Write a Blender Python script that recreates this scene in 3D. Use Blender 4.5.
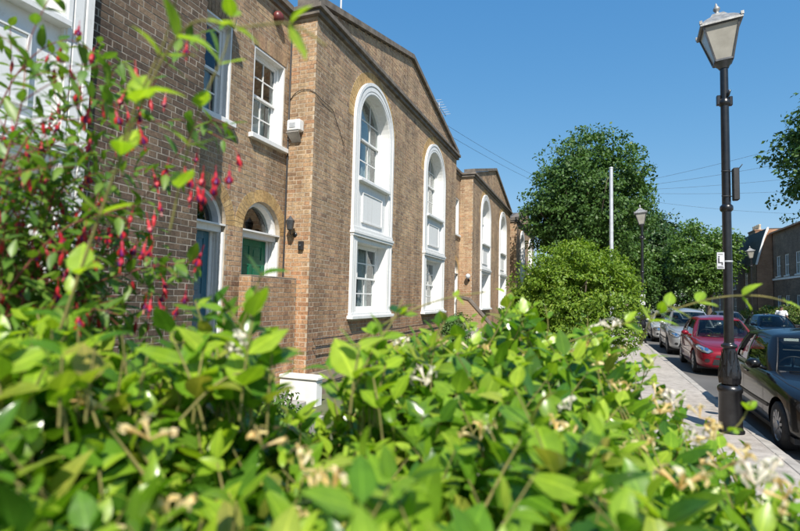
import bpy, bmesh, math, random
import numpy as np
from mathutils import Vector, Matrix, Euler
from mathutils.bvhtree import BVHTree
from mathutils.geometry import tessellate_polygon, delaunay_2d_cdt

for o in list(bpy.data.objects):
    bpy.data.objects.remove(o)
scene = bpy.context.scene
COL = scene.collection
random.seed(7)
RNG = np.random.default_rng(7)

# ------------------------------------------------------------------ camera
FPX = 505.0                         # focal length in pixels of an 800 px wide picture
EYE = 1.83
_y = Vector(((594 - 400) / FPX, -(302 - 265.5) / FPX, -1.0)).normalized()
_z = Vector((0.0227, 1.0, 0.0)); _z.z = -(_z.x * _y.x + _z.y * _y.y) / _y.z; _z.normalize()
_x = _y.cross(_z)
M_W2C = Matrix((( _x.x, _y.x, _z.x), (_x.y, _y.y, _z.y), (_x.z, _y.z, _z.z)))
M_C2W = M_W2C.transposed()
cam_data = bpy.data.cameras.new('camera')
cam = bpy.data.objects.new('camera', cam_data)
COL.objects.link(cam)
cam.matrix_world = Matrix.Translation((0, 0, EYE)) @ M_C2W.to_4x4()
cam_data.sensor_width = 36.0
cam_data.lens = FPX / 800 * 36.0
cam_data.clip_start = 0.02
cam_data.clip_end = 3000
cam_data.dof.use_dof = True
cam_data.dof.focus_distance = 7.5
cam_data.dof.aperture_fstop = 3.2
scene.camera = cam

def at(px, py, depth):
    """world point seen at photo pixel px, py at the given depth along the view axis"""
    c = Vector(((px - 400) / FPX * depth, -(py - 265.5) / FPX * depth, -depth))
    return M_C2W @ c + Vector((0, 0, EYE))

def proj(p):
    c = M_W2C @ (Vector(p) - Vector((0, 0, EYE)))
    if c.z > -0.01: return None
    return 400 + FPX * c.x / -c.z, 265.5 - FPX * c.y / -c.z, -c.z

_M = np.array(M_W2C)
def projN(P):
    c = (P - np.array([0, 0, EYE])) @ _M.T
    d = np.maximum(-c[:, 2], 0.01)
    return 400 + FPX * c[:, 0] / d, 265.5 - FPX * c[:, 1] / d, -c[:, 2]

# ------------------------------------------------------------------ light
SUN = Vector((0.315, -0.60, 0.735)).normalized()      # towards the sun
world = bpy.data.worlds.new('World'); scene.world = world; world.use_nodes = True
wn = world.node_tree
sky = wn.nodes.new('ShaderNodeTexSky'); sky.sky_type = 'NISHITA'; sky.sun_disc = False
sky.sun_elevation = math.asin(SUN.z); sky.sun_rotation = math.atan2(SUN.x, SUN.y)
sky.air_density = 1.0; sky.dust_density = 0.35; sky.ozone_density = 2.5; sky.altitude = 50
bg = wn.nodes['Background']; bg.inputs['Strength'].default_value = 0.10
# one colour grade for the whole sky: deeper and more cyan than the plain model
_sep = wn.nodes.new('ShaderNodeSeparateColor'); _com = wn.nodes.new('ShaderNodeCombineColor')
wn.links.new(sky.outputs[0], _sep.inputs[0])
for _i, (_g, _k) in enumerate(((1.05, 0.64), (0.607, 1.48), (0.354, 2.88))):
    _p = wn.nodes.new('ShaderNodeMath'); _p.operation = 'POWER'; _p.inputs[1].default_value = _g
    _q = wn.nodes.new('ShaderNodeMath'); _q.operation = 'MULTIPLY'; _q.inputs[1].default_value = _k
    wn.links.new(_sep.outputs[_i], _p.inputs[0]); wn.links.new(_p.outputs[0], _q.inputs[0]); wn.links.new(_q.outputs[0], _com.inputs[_i])
wn.links.new(_com.outputs[0], bg.inputs[0])
sun_data = bpy.data.lights.new('sun', 'SUN'); sun_data.energy = 4.8; sun_data.angle = math.radians(0.55)
sun_data.color = (1.0, 0.945, 0.86)
sun = bpy.data.objects.new('sun', sun_data); COL.objects.link(sun)
sun.location = SUN * 60
sun.rotation_euler = SUN.to_track_quat('Z', 'Y').to_euler()
vs = scene.view_settings
vs.view_transform = 'Standard'; vs.look = 'None'; vs.gamma = 1.0; vs.exposure = 0.56
vs.use_curve_mapping = False
scene.render.resolution_x = 1024; scene.render.resolution_y = 680
scene.cycles.max_bounces = 8; scene.cycles.transparent_max_bounces = 16

# ------------------------------------------------------------------ materials
MATS = {}
def new_mat(name):
    m = bpy.data.materials.new(name); m.use_nodes = True
    nt = m.node_tree; b = nt.nodes['Principled BSDF']
    MATS[name] = m
    return m, nt, b

def N(nt, t, **kw):
    n = nt.nodes.new(t)
    for k, v in kw.items():
        if k in n.inputs.keys() if hasattr(n.inputs, 'keys') else False: n.inputs[k].default_value = v
        else: setattr(n, k, v)
    return n

def ramp(nt, stops, interp='LINEAR'):
    r = nt.nodes.new('ShaderNodeValToRGB'); cr = r.color_ramp; cr.interpolation = interp
    while len(cr.elements) < len(stops): cr.elements.new(0.5)
    for e, (p, c) in zip(cr.elements, stops):
        e.position = p; e.color = (*c, 1)
    return r

def noise(nt, scale, detail=4, rough=0.55, vec=None):
    n = nt.nodes.new('ShaderNodeTexNoise')
    n.inputs['Scale'].default_value = scale; n.inputs['Detail'].default_value = detail
    n.inputs['Roughness'].default_value = rough
    if vec is None:
        g = nt.nodes.new('ShaderNodeNewGeometry'); vec = g.outputs['Position']
    nt.links.new(vec, n.inputs['Vector'])
    return n

def mixc(nt, fac, a, b, mode='MIX'):
    m = nt.nodes.new('ShaderNodeMix'); m.data_type = 'RGBA'; m.blend_type = mode
    for sock, v in ((m.inputs[0], fac), (m.inputs[6], a), (m.inputs[7], b)):
        if hasattr(v, 'is_output'): nt.links.new(v, sock)
        elif isinstance(v, (int, float)): sock.default_value = v
        else: sock.default_value = (*v, 1)
    return m.outputs[2]

def bump(nt, b, height, strength=0.3, dist=0.01):
    bn = nt.nodes.new('ShaderNodeBump'); bn.inputs['Strength'].default_value = strength
    bn.inputs['Distance'].default_value = dist
    nt.links.new(height, bn.inputs['Height']); nt.links.new(bn.outputs[0], b.inputs['Normal'])

def simple(name, c1, c2=None, scale=8, rough=0.6, metal=0.0, bmp=0.0, spec=None, coat=0.0, bscale=None, bdist=0.01):
    m, nt, b = new_mat(name)
    c2 = c2 or tuple(min(1, x * 1.18) for x in c1)
    n = noise(nt, scale)
    r = ramp(nt, [(0.32, c1), (0.68, c2)])
    nt.links.new(n.outputs[0], r.inputs[0]); nt.links.new(r.outputs[0], b.inputs['Base Color'])
    b.inputs['Roughness'].default_value = rough; b.inputs['Metallic'].default_value = metal
    if spec is not None: b.inputs['Specular IOR Level'].default_value = spec
    if coat: b.inputs['Coat Weight'].default_value = coat; b.inputs['Coat Roughness'].default_value = 0.03
    if bmp:
        n2 = noise(nt, bscale or scale * 6, 6)
        bump(nt, b, n2.outputs[0], bmp, bdist)
    return m

def brick_mat(name, cols, soot=0.35, zred=None):
    """colour per brick (random per mesh island plus per object), soot and pale lime stains"""
    m, nt, b = new_mat(name)
    geo = nt.nodes.new('ShaderNodeNewGeometry'); oi = nt.nodes.new('ShaderNodeObjectInfo')
    add = nt.nodes.new('ShaderNodeMath'); add.operation = 'ADD'
    nt.links.new(geo.outputs['Random Per Island'], add.inputs[0]); nt.links.new(oi.outputs['Random'], add.inputs[1])
    fr = nt.nodes.new('ShaderNodeMath'); fr.operation = 'FRACT'; nt.links.new(add.outputs[0], fr.inputs[0])
    st = [(i / (len(cols) - 1), c) for i, c in enumerate(cols)]
    r = ramp(nt, st, 'LINEAR'); nt.links.new(fr.outputs[0], r.inputs[0])
    col = r.outputs[0]
    if zred:
        sx = nt.nodes.new('ShaderNodeSeparateXYZ'); nt.links.new(geo.outputs['Position'], sx.inputs[0])
        mr = nt.nodes.new('ShaderNodeMapRange'); mr.inputs[1].default_value = zred[0]; mr.inputs[2].default_value = zred[1]
        mr.inputs[3].default_value = 1; mr.inputs[4].default_value = 0
        nz = noise(nt, 0.9, 3)
        ad = nt.nodes.new('ShaderNodeMath'); ad.operation = 'MULTIPLY_ADD'; ad.inputs[1].default_value = 1.6
        nt.links.new(nz.outputs[0], ad.inputs[0]); nt.links.new(sx.outputs[2], ad.inputs[2])
        nt.links.new(ad.outputs[0], mr.inputs[0])
        mm = nt.nodes.new('ShaderNodeMath'); mm.operation = 'MULTIPLY'; mm.inputs[1].default_value = 0.6
        nt.links.new(mr.outputs[0], mm.inputs[0])
        col = mixc(nt, mm.outputs[0], col, mixc(nt, 1.0, col, (1.02, 0.74, 0.62), 'MULTIPLY'))
    big = noise(nt, 1.1, 5, 0.65)
    rb = ramp(nt, [(0.35, (1 - soot,) * 3), (0.62, (1.08, 1.06, 1.02))])
    nt.links.new(big.outputs[0], rb.inputs[0])
    col = mixc(nt, 1.0, col, rb.outputs[0], 'MULTIPLY')
    mp = nt.nodes.new('ShaderNodeMapping'); mp.inputs['Scale'].default_value = (3.2, 3.2, 0.35)
    nt.links.new(geo.outputs['Position'], mp.inputs[0])
    sk = noise(nt, 1.0, 5, 0.7, mp.outputs[0]); rs = ramp(nt, [(0.36, (0.66, 0.64, 0.62)), (0.56, (1.04, 1.03, 1.02))]); nt.links.new(sk.outputs[0], rs.inputs[0])
    col = mixc(nt, 1.0, col, rs.outputs[0], 'MULTIPLY')          # rain and soot streaks
    fine = noise(nt, 30, 6, 0.75)
    rf = ramp(nt, [(0.3, (0.48, 0.46, 0.44)), (0.7, (1.38, 1.34, 1.28))])
    nt.links.new(fine.outputs[0], rf.inputs[0])
    col = mixc(nt, 1.0, col, rf.outputs[0], 'MULTIPLY')
    nt.links.new(col, b.inputs['Base Color'])
    b.inputs['Roughness'].default_value = 0.9
    n2 = noise(nt, 120, 5, 0.7); bump(nt, b, n2.outputs[0], 0.5, 0.006)
    return m

brick_mat('brick_sooty', [(0.10, 0.075, 0.056), (0.17, 0.122, 0.085), (0.12, 0.086, 0.063), (0.21, 0.155, 0.108), (0.14, 0.095, 0.07), (0.11, 0.083, 0.063)], 0.42)
brick_mat('brick_stock', [(0.44, 0.325, 0.205), (0.37, 0.255, 0.165), (0.50, 0.375, 0.24), (0.41, 0.27, 0.175), (0.46, 0.34, 0.22), (0.29, 0.20, 0.14), (0.42, 0.305, 0.195)], 0.34, (1.8, 4.4))
brick_mat('brick_return', [(0.49, 0.355, 0.22), (0.41, 0.265, 0.155), (0.53, 0.40, 0.26), (0.43, 0.25, 0.145), (0.51, 0.38, 0.235), (0.33, 0.21, 0.13)], 0.2, (2.0, 4.4))
brick_mat('brick_gauged', [(0.52, 0.37, 0.17), (0.44, 0.29, 0.13), (0.56, 0.41, 0.21)], 0.15)

def mortar_mat(name, c):
    return simple(name, tuple(x * 0.52 for x in c), c, 5, 0.95, bmp=0.5, bscale=110, bdist=.006)
mortar_mat('mortar_pale', (0.40, 0.35, 0.285)); mortar_mat('mortar_brown', (0.50, 0.42, 0.32)); mortar_mat('mortar_sand', (0.56, 0.46, 0.34))

def far_brick(name, c1, c2, mort, scale=1.0):
    m, nt, b = new_mat(name)
    g = nt.nodes.new('ShaderNodeNewGeometry'); s = nt.nodes.new('ShaderNodeSeparateXYZ'); nt.links.new(g.outputs['Position'], s.inputs[0])
    ad = nt.nodes.new('ShaderNodeMath'); ad.operation = 'ADD'; nt.links.new(s.outputs[0], ad.inputs[0]); nt.links.new(s.outputs[1], ad.inputs[1])
    cb = nt.nodes.new('ShaderNodeCombineXYZ'); nt.links.new(ad.outputs[0], cb.inputs[0]); nt.links.new(s.outputs[2], cb.inputs[1])
    t = nt.nodes.new('ShaderNodeTexBrick'); t.inputs['Scale'].default_value = 1.0
    t.inputs['Brick Width'].default_value = 0.225; t.inputs['Row Height'].default_value = 0.075
    t.inputs['Mortar Size'].default_value = 0.006
    t.inputs['Color1'].default_value = (*c1, 1); t.inputs['Color2'].default_value = (*c2, 1); t.inputs['Mortar'].default_value = (*mort, 1)
    nt.links.new(cb.outputs[0], t.inputs['Vector'])
    nz = noise(nt, 1.3, 5); rr = ramp(nt, [(0.3, (0.7, 0.68, 0.66)), (0.7, (1.15, 1.12, 1.08))]); nt.links.new(nz.outputs[0], rr.inputs[0])
    nt.links.new(mixc(nt, 1.0, t.outputs[0], rr.outputs[0], 'MULTIPLY'), b.inputs['Base Color'])
    b.inputs['Roughness'].default_value = 0.9
    bump(nt, b, t.outputs['Fac'], -0.3, 0.006)
    return m
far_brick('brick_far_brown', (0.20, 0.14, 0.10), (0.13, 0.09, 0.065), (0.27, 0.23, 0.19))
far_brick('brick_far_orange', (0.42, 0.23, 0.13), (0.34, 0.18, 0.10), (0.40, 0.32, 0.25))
far_brick('brick_far_stock', (0.40, 0.27, 0.15), (0.30, 0.19, 0.11), (0.42, 0.35, 0.26))

def old_paint():
    m, nt, b = new_mat('white_paint')
    g = nt.nodes.new('ShaderNodeNewGeometry'); mp = nt.nodes.new('ShaderNodeMapping'); mp.inputs['Scale'].default_value = (9, 9, 0.8)
    nt.links.new(g.outputs['Position'], mp.inputs[0])
    s = noise(nt, 1.0, 5, 0.65, mp.outputs[0]); n2 = noise(nt, 14, 6, 0.7)
    r1 = ramp(nt, [(0.28, (0.64, 0.63, 0.60)), (0.48, (0.74, 0.74, 0.725))]); nt.links.new(s.outputs[0], r1.inputs[0])
    r2 = ramp(nt, [(0.28, (0.87, 0.86, 0.84)), (0.46, (1.0, 1.0, 1.0))]); nt.links.new(n2.outputs[0], r2.inputs[0])
    nt.links.new(mixc(nt, 1.0, r1.outputs[0], r2.outputs[0], 'MULTIPLY'), b.inputs['Base Color'])
    b.inputs['Roughness'].default_value = 0.5
    bump(nt, b, n2.outputs[0], 0.15, 0.004)
old_paint()
simple('white_render', (0.70, 0.69, 0.66), (0.82, 0.81, 0.78), 3, 0.8, bmp=0.2, bscale=90)
simple('grey_stone', (0.28, 0.26, 0.235), (0.42, 0.39, 0.35), 6, 0.9, bmp=0.4, bscale=60)
simple('dark_coping', (0.10, 0.085, 0.07), (0.20, 0.17, 0.14), 5, 0.9, bmp=0.4, bscale=50)
simple('plinth_render', (0.22, 0.17, 0.125), (0.34, 0.27, 0.20), 4, 0.9, bmp=0.35, bscale=40)
simple('slate', (0.06, 0.06, 0.062), (0.11, 0.105, 0.10), 9, 0.9, bmp=0.3, spec=0.2)
simple('clay_tile', (0.28, 0.15, 0.10), (0.40, 0.25, 0.18), 9, 0.85, bmp=0.3)
simple('green_paint', (0.006, 0.11, 0.055), (0.010, 0.15, 0.075), 6, 0.38, spec=0.3)
simple('blue_paint', (0.03, 0.115, 0.165), (0.045, 0.15, 0.20), 6, 0.35, coat=0.3)
simple('dark_red_paint', (0.10, 0.02, 0.02), (0.16, 0.035, 0.03), 6, 0.4)
simple('curtain', (0.76, 0.75, 0.72), (0.88, 0.87, 0.84), 14, 0.9)
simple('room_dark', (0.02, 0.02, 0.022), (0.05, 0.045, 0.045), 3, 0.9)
simple('black_iron', (0.006, 0.006, 0.007), (0.014, 0.014, 0.015), 12, 0.30, bmp=0.12, bscale=70, coat=0.25)
simple('lantern_roof', (0.20, 0.20, 0.195), (0.36, 0.36, 0.35), 14, 0.55, metal=0.5, bmp=0.25)
simple('lantern_frame', (0.07, 0.072, 0.075), (0.12, 0.12, 0.125), 12, 0.4, metal=0.5)
simple('galvanised', (0.42, 0.44, 0.46), (0.56, 0.58, 0.60), 9, 0.5, metal=0.3)
simple('aluminium_white', (0.70, 0.70, 0.70), (0.82, 0.82, 0.82), 9, 0.35)
simple('sign_white', (0.50, 0.51, 0.53), (0.60, 0.60, 0.62), 9, 0.4)
simple('sign_print', (0.03, 0.03, 0.035), (0.05, 0.05, 0.055), 9, 0.5)
simple('cable_black', (0.02, 0.02, 0.022), (0.04, 0.04, 0.042), 9, 0.6)
simple('rubber', (0.016, 0.016, 0.017), (0.032, 0.032, 0.032), 20, 0.8, bmp=0.2)
simple('rim_metal', (0.34, 0.35, 0.36), (0.48, 0.48, 0.49), 12, 0.3, metal=0.8)
simple('plastic_black', (0.014, 0.014, 0.015), (0.026, 0.026, 0.027), 20, 0.5, bmp=0.1)
simple('seat_cloth', (0.030, 0.030, 0.034), (0.05, 0.05, 0.055), 30, 0.95)
simple('chrome', (0.7, 0.7, 0.7), (0.8, 0.8, 0.8), 5, 0.12, metal=1.0)
simple('plate_white', (0.72, 0.72, 0.70), (0.80, 0.80, 0.78), 5, 0.4)
simple('paper_yellow', (0.75, 0.62, 0.08), (0.85, 0.72, 0.14), 5, 0.7)
simple('bark', (0.09, 0.07, 0.05), (0.20, 0.16, 0.12), 18, 0.95, bmp=0.6)
simple('twig', (0.13, 0.13, 0.035), (0.26, 0.22, 0.07), 30, 0.8)
simple('red_twig', (0.16, 0.035, 0.03), (0.24, 0.07, 0.05), 30, 0.7)
simple('cloth_white', (0.78, 0.78, 0.78), (0.85, 0.85, 0.85), 20, 0.95)
simple('cloth_dark', (0.02, 0.022, 0.03), (0.04, 0.045, 0.055), 20, 0.95)
simple('skin', (0.17, 0.09, 0.06), (0.22, 0.12, 0.085), 20, 0.6)
simple('hair_dark', (0.010, 0.008, 0.007), (0.02, 0.016, 0.014), 40, 0.6)
simple('soil', (0.07, 0.055, 0.04), (0.13, 0.105, 0.075), 5, 0.95, bmp=0.6)
simple('ground_mat', (0.08, 0.10, 0.04), (0.15, 0.15, 0.08), 1.2, 0.95, bmp=0.5)
simple('chimney_pot', (0.50, 0.42, 0.32), (0.62, 0.54, 0.42), 9, 0.9)

def paving():
    m, nt, b = new_mat('paving')
    n1 = noise(nt, 0.8, 5, 0.6); n2 = noise(nt, 60, 4, 0.7); n3 = noise(nt, 7, 4)
    r1 = ramp(nt, [(0.3, (0.36, 0.325, 0.29)), (0.7, (0.48, 0.435, 0.385))]); nt.links.new(n1.outputs[0], r1.inputs[0])
    r2 = ramp(nt, [(0.3, (0.8, 0.8, 0.8)), (0.7, (1.12, 1.12, 1.12))]); nt.links.new(n2.outputs[0], r2.inputs[0])
    r3 = ramp(nt, [(0.35, (0.78, 0.77, 0.76)), (0.6, (1.05, 1.05, 1.05))]); nt.links.new(n3.outputs[0], r3.inputs[0])
    c = mixc(nt, 1.0, mixc(nt, 1.0, r1.outputs[0], r2.outputs[0], 'MULTIPLY'), r3.outputs[0], 'MULTIPLY')
    nt.links.new(c, b.inputs['Base Color']); b.inputs['Roughness'].default_value = 0.9
    bump(nt, b, n2.outputs[0], 0.35, 0.006)
paving()
def asphalt():
    m, nt, b = new_mat('asphalt')
    n1 = noise(nt, 0.5, 5); n2 = noise(nt, 90, 4, 0.75)
    r1 = ramp(nt, [(0.3, (0.085, 0.082, 0.078)), (0.7, (0.14, 0.135, 0.128))]); nt.links.new(n1.outputs[0], r1.inputs[0])
    r2 = ramp(nt, [(0.35, (0.65, 0.65, 0.65)), (0.7, (1.5, 1.48, 1.45))]); nt.links.new(n2.outputs[0], r2.inputs[0])
    nt.links.new(mixc(nt, 1.0, r1.outputs[0], r2.outputs[0], 'MULTIPLY'), b.inputs['Base Color'])
    b.inputs['Roughness'].default_value = 0.85
    bump(nt, b, n2.outputs[0], 0.6, 0.008)
asphalt()

def car_paint(name, c, rough=0.28, metal=0.0):
    m, nt, b = new_mat(name)
    n = noise(nt, 900, 2); r = ramp(nt, [(0.3, tuple(x * 0.85 for x in c)), (0.7, tuple(x * 1.12 for x in c))])
    nt.links.new(n.outputs[0], r.inputs[0]); nt.links.new(r.outputs[0], b.inputs['Base Color'])
    b.inputs['Roughness'].default_value = rough; b.inputs['Metallic'].default_value = metal
    b.inputs['Coat Weight'].default_value = 1.0; b.inputs['Coat IOR'].default_value = 1.38; b.inputs['Specular IOR Level'].default_value = 0.15
    d = noise(nt, 3, 5); rd = ramp(nt, [(0.4, (0.02,) * 3), (0.7, (0.05,) * 3)]); nt.links.new(d.outputs[0], rd.inputs[0])
    nt.links.new(rd.outputs[0], b.inputs['Coat Roughness'])
car_paint('paint_black', (0.006, 0.006, 0.006)); MATS['paint_black'].node_tree.nodes['Principled BSDF'].inputs['Coat Weight'].default_value = 0.7; car_paint('paint_red', (0.19, 0.006, 0.016), 0.35, 0.15)
car_paint('paint_silver', (0.42, 0.43, 0.43), 0.35, 0.5); car_paint('paint_pale', (0.50, 0.51, 0.50), 0.35, 0.3)
car_paint('paint_navy', (0.012, 0.016, 0.030)); car_paint('paint_grey', (0.10, 0.11, 0.125), 0.3, 0.3)

def glass_mat(name, tint=(0.75, 0.80, 0.80), refl=1.0, dirt=0.0):
    """thin pane: clear or tinted transmission with a fresnel mirror on top"""
    m, nt, b = new_mat(name)
    out = nt.nodes['Material Output']
    tr = nt.nodes.new('ShaderNodeBsdfTransparent'); tr.inputs[0].default_value = (*tint, 1)
    gl = nt.nodes.new('ShaderNodeBsdfGlossy'); gl.inputs['Roughness'].default_value = 0.015
    nz = noise(nt, 1.6, 2); bn = nt.nodes.new('ShaderNodeBump'); bn.inputs['Strength'].default_value = 0.04; bn.inputs['Distance'].default_value = 0.05
    nt.links.new(nz.outputs[0], bn.inputs['Height']); nt.links.new(bn.outputs[0], gl.inputs['Normal'])
    ge = nt.nodes.new('ShaderNodeNewGeometry'); dt = nt.nodes.new('ShaderNodeVectorMath'); dt.operation = 'DOT_PRODUCT'
    nt.links.new(ge.outputs['Normal'], dt.inputs[0]); nt.links.new(ge.outputs['Incoming'], dt.inputs[1])
    ab = nt.nodes.new('ShaderNodeMath'); ab.operation = 'ABSOLUTE'; nt.links.new(dt.outputs['Value'], ab.inputs[0])
    om = nt.nodes.new('ShaderNodeMath'); om.operation = 'SUBTRACT'; om.inputs[0].default_value = 1.0; nt.links.new(ab.outputs[0], om.inputs[1])
    pw = nt.nodes.new('ShaderNodeMath'); pw.operation = 'POWER'; pw.inputs[1].default_value = 5; nt.links.new(om.outputs[0], pw.inputs[0])
    fr = nt.nodes.new('ShaderNodeMath'); fr.operation = 'MULTIPLY_ADD'; fr.inputs[1].default_value = 0.96; fr.inputs[2].default_value = 0.04; nt.links.new(pw.outputs[0], fr.inputs[0])
    mu = nt.nodes.new('ShaderNodeMath'); mu.operation = 'MULTIPLY_ADD'; mu.inputs[1].default_value = refl; mu.inputs[2].default_value = 0.0
    mu.use_clamp = True
    nt.links.new(fr.outputs[0], mu.inputs[0])
    mx = nt.nodes.new('ShaderNodeMixShader'); nt.links.new(mu.outputs[0], mx.inputs[0]); nt.links.new(tr.outputs[0], mx.inputs[1]); nt.links.new(gl.outputs[0], mx.inputs[2])
    nt.links.new(mx.outputs[0], out.inputs[0])
glass_mat('window_glass', (0.80, 0.85, 0.85), 1.7); glass_mat('car_glass', (0.55, 0.60, 0.58), 1.3); glass_mat('lens_glass', (0.9, 0.9, 0.9), 0.8)
def lantern_glass():
    m, nt, b = new_mat('lantern_glass')
    n = noise(nt, 6, 4); r = ramp(nt, [(0.3, (0.40, 0.375, 0.32)), (0.7, (0.54, 0.51, 0.44))]); nt.links.new(n.outputs[0], r.inputs[0])
    nt.links.new(r.outputs[0], b.inputs['Base Color']); b.inputs['Roughness'].default_value = 0.25
    b.inputs['Transmission Weight'].default_value = 0.25
lantern_glass()

def leaf_mat(name, cols, trans=0.35, rough=0.38, tcol=None, spec=0.5, rib=False):
    m, nt, b = new_mat(name)
    geo = nt.nodes.new('ShaderNodeNewGeometry'); oi = nt.nodes.new('ShaderNodeObjectInfo')
    add = nt.nodes.new('ShaderNodeMath'); add.operation = 'ADD'
    nt.links.new(geo.outputs['Random Per Island'], add.inputs[0]); nt.links.new(oi.outputs['Random'], add.inputs[1])
    fr = nt.nodes.new('ShaderNodeMath'); fr.operation = 'FRACT'; nt.links.new(add.outputs[0], fr.inputs[0])
    r = ramp(nt, [(i / (len(cols) - 1), c) for i, c in enumerate(cols)]); nt.links.new(fr.outputs[0], r.inputs[0])
    nz = noise(nt, 35, 3); rz = ramp(nt, [(0.3, (0.8, 0.82, 0.75)), (0.7, (1.15, 1.12, 1.1))]); nt.links.new(nz.outputs[0], rz.inputs[0])
    c = mixc(nt, 1.0, r.outputs[0], rz.outputs[0], 'MULTIPLY')
    if rib:
        at_ = nt.nodes.new('ShaderNodeAttribute'); at_.attribute_name = 'rib'
        rr = ramp(nt, [(0.03, (1.55, 1.4, 1.5)), (0.12, (1, 1, 1)), (0.85, (1, 1, 1)), (1.0, (0.82, 0.85, 0.7))]); nt.links.new(at_.outputs['Fac'], rr.inputs[0])
        c = mixc(nt, 1.0, c, rr.outputs[0], 'MULTIPLY')
    nt.links.new(c, b.inputs['Base Color'])
    b.inputs['Roughness'].default_value = rough; b.inputs['Specular IOR Level'].default_value = spec
    tl = nt.nodes.new('ShaderNodeBsdfTranslucent')
    nt.links.new(mixc(nt, 1.0, c, tcol or (1.6, 1.7, 0.55), 'MULTIPLY'), tl.inputs[0])
    mx = nt.nodes.new('ShaderNodeMixShader'); mx.inputs[0].default_value = trans
    nt.links.new(b.outputs[0], mx.inputs[1]); nt.links.new(tl.outputs[0], mx.inputs[2])
    nt.links.new(mx.outputs[0], nt.nodes['Material Output'].inputs[0])
leaf_mat('honeysuckle_leaf', [(0.085, 0.205, 0.014), (0.18, 0.33, 0.02), (0.035, 0.11, 0.012), (0.26, 0.41, 0.035), (0.12, 0.26, 0.018), (0.05, 0.145, 0.018), (0.20, 0.35, 0.025), (0.30, 0.38, 0.05), (0.26, 0.24, 0.06)], 0.38, 0.25, rib=True)
leaf_mat('young_leaf', [(0.27, 0.42, 0.03), (0.34, 0.47, 0.04), (0.22, 0.37, 0.025)], 0.42, 0.35, rib=True)
leaf_mat('fuchsia_leaf', [(0.07, 0.16, 0.022), (0.11, 0.22, 0.03), (0.16, 0.26, 0.035), (0.08, 0.17, 0.035)], 0.35, 0.42, rib=True)
leaf_mat('tree_leaf', [(0.045, 0.10, 0.022), (0.065, 0.135, 0.03), (0.085, 0.16, 0.036), (0.05, 0.115, 0.026)], 0.22, 0.5, spec=0.3)
leaf_mat('tree_leaf_dark', [(0.030, 0.075, 0.018), (0.046, 0.10, 0.022), (0.06, 0.12, 0.028)], 0.2, 0.45)
leaf_mat('tree_leaf_light', [(0.07, 0.145, 0.024), (0.095, 0.18, 0.03), (0.115, 0.20, 0.035)], 0.25, 0.45)
leaf_mat('shrub_leaf', [(0.125, 0.225, 0.022), (0.19, 0.29, 0.032), (0.09, 0.175, 0.02), (0.26, 0.34, 0.045)], 0.32, 0.45, spec=0.3)
leaf_mat('hedge_leaf', [(0.07, 0.14, 0.02), (0.12, 0.19, 0.03), (0.16, 0.16, 0.05)], 0.25, 0.5)
leaf_mat('petal_cream', [(0.86, 0.68, 0.28), (0.88, 0.77, 0.46), (0.84, 0.60, 0.24), (0.88, 0.82, 0.62)], 0.42, 0.5, (1.1, 1.0, 0.8))
leaf_mat('petal_white', [(0.80, 0.76, 0.66), (0.84, 0.80, 0.72), (0.80, 0.70, 0.60)], 0.3, 0.5, (1.05, 1.0, 0.9))
leaf_mat('petal_red', [(0.55, 0.016, 0.03), (0.66, 0.035, 0.05), (0.42, 0.012, 0.05)], 0.3, 0.4, (1.3, 0.8, 0.8))
leaf_mat('petal_purple', [(0.13, 0.012, 0.16), (0.18, 0.02, 0.20), (0.10, 0.01, 0.13)], 0.25, 0.45, (1.2, 0.8, 1.2))

# ------------------------------------------------------------------ mesh helpers
def link(o, parent=None):
    COL.objects.link(o)
    if parent is not None: o.parent = parent
    return o

def tag(o, label=None, cat=None, group=None, kind=None):
    if label: o['label'] = label
    if cat: o['category'] = cat
    if group: o['group'] = group
    if kind: o['kind'] = kind
    return o

def empty(name, loc=(0, 0, 0), rz=0):
    o = bpy.data.objects.new(name, None); o.empty_display_size = 0.2
    COL.objects.link(o); o.location = loc; o.rotation_euler = (0, 0, rz)
    return o

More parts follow.
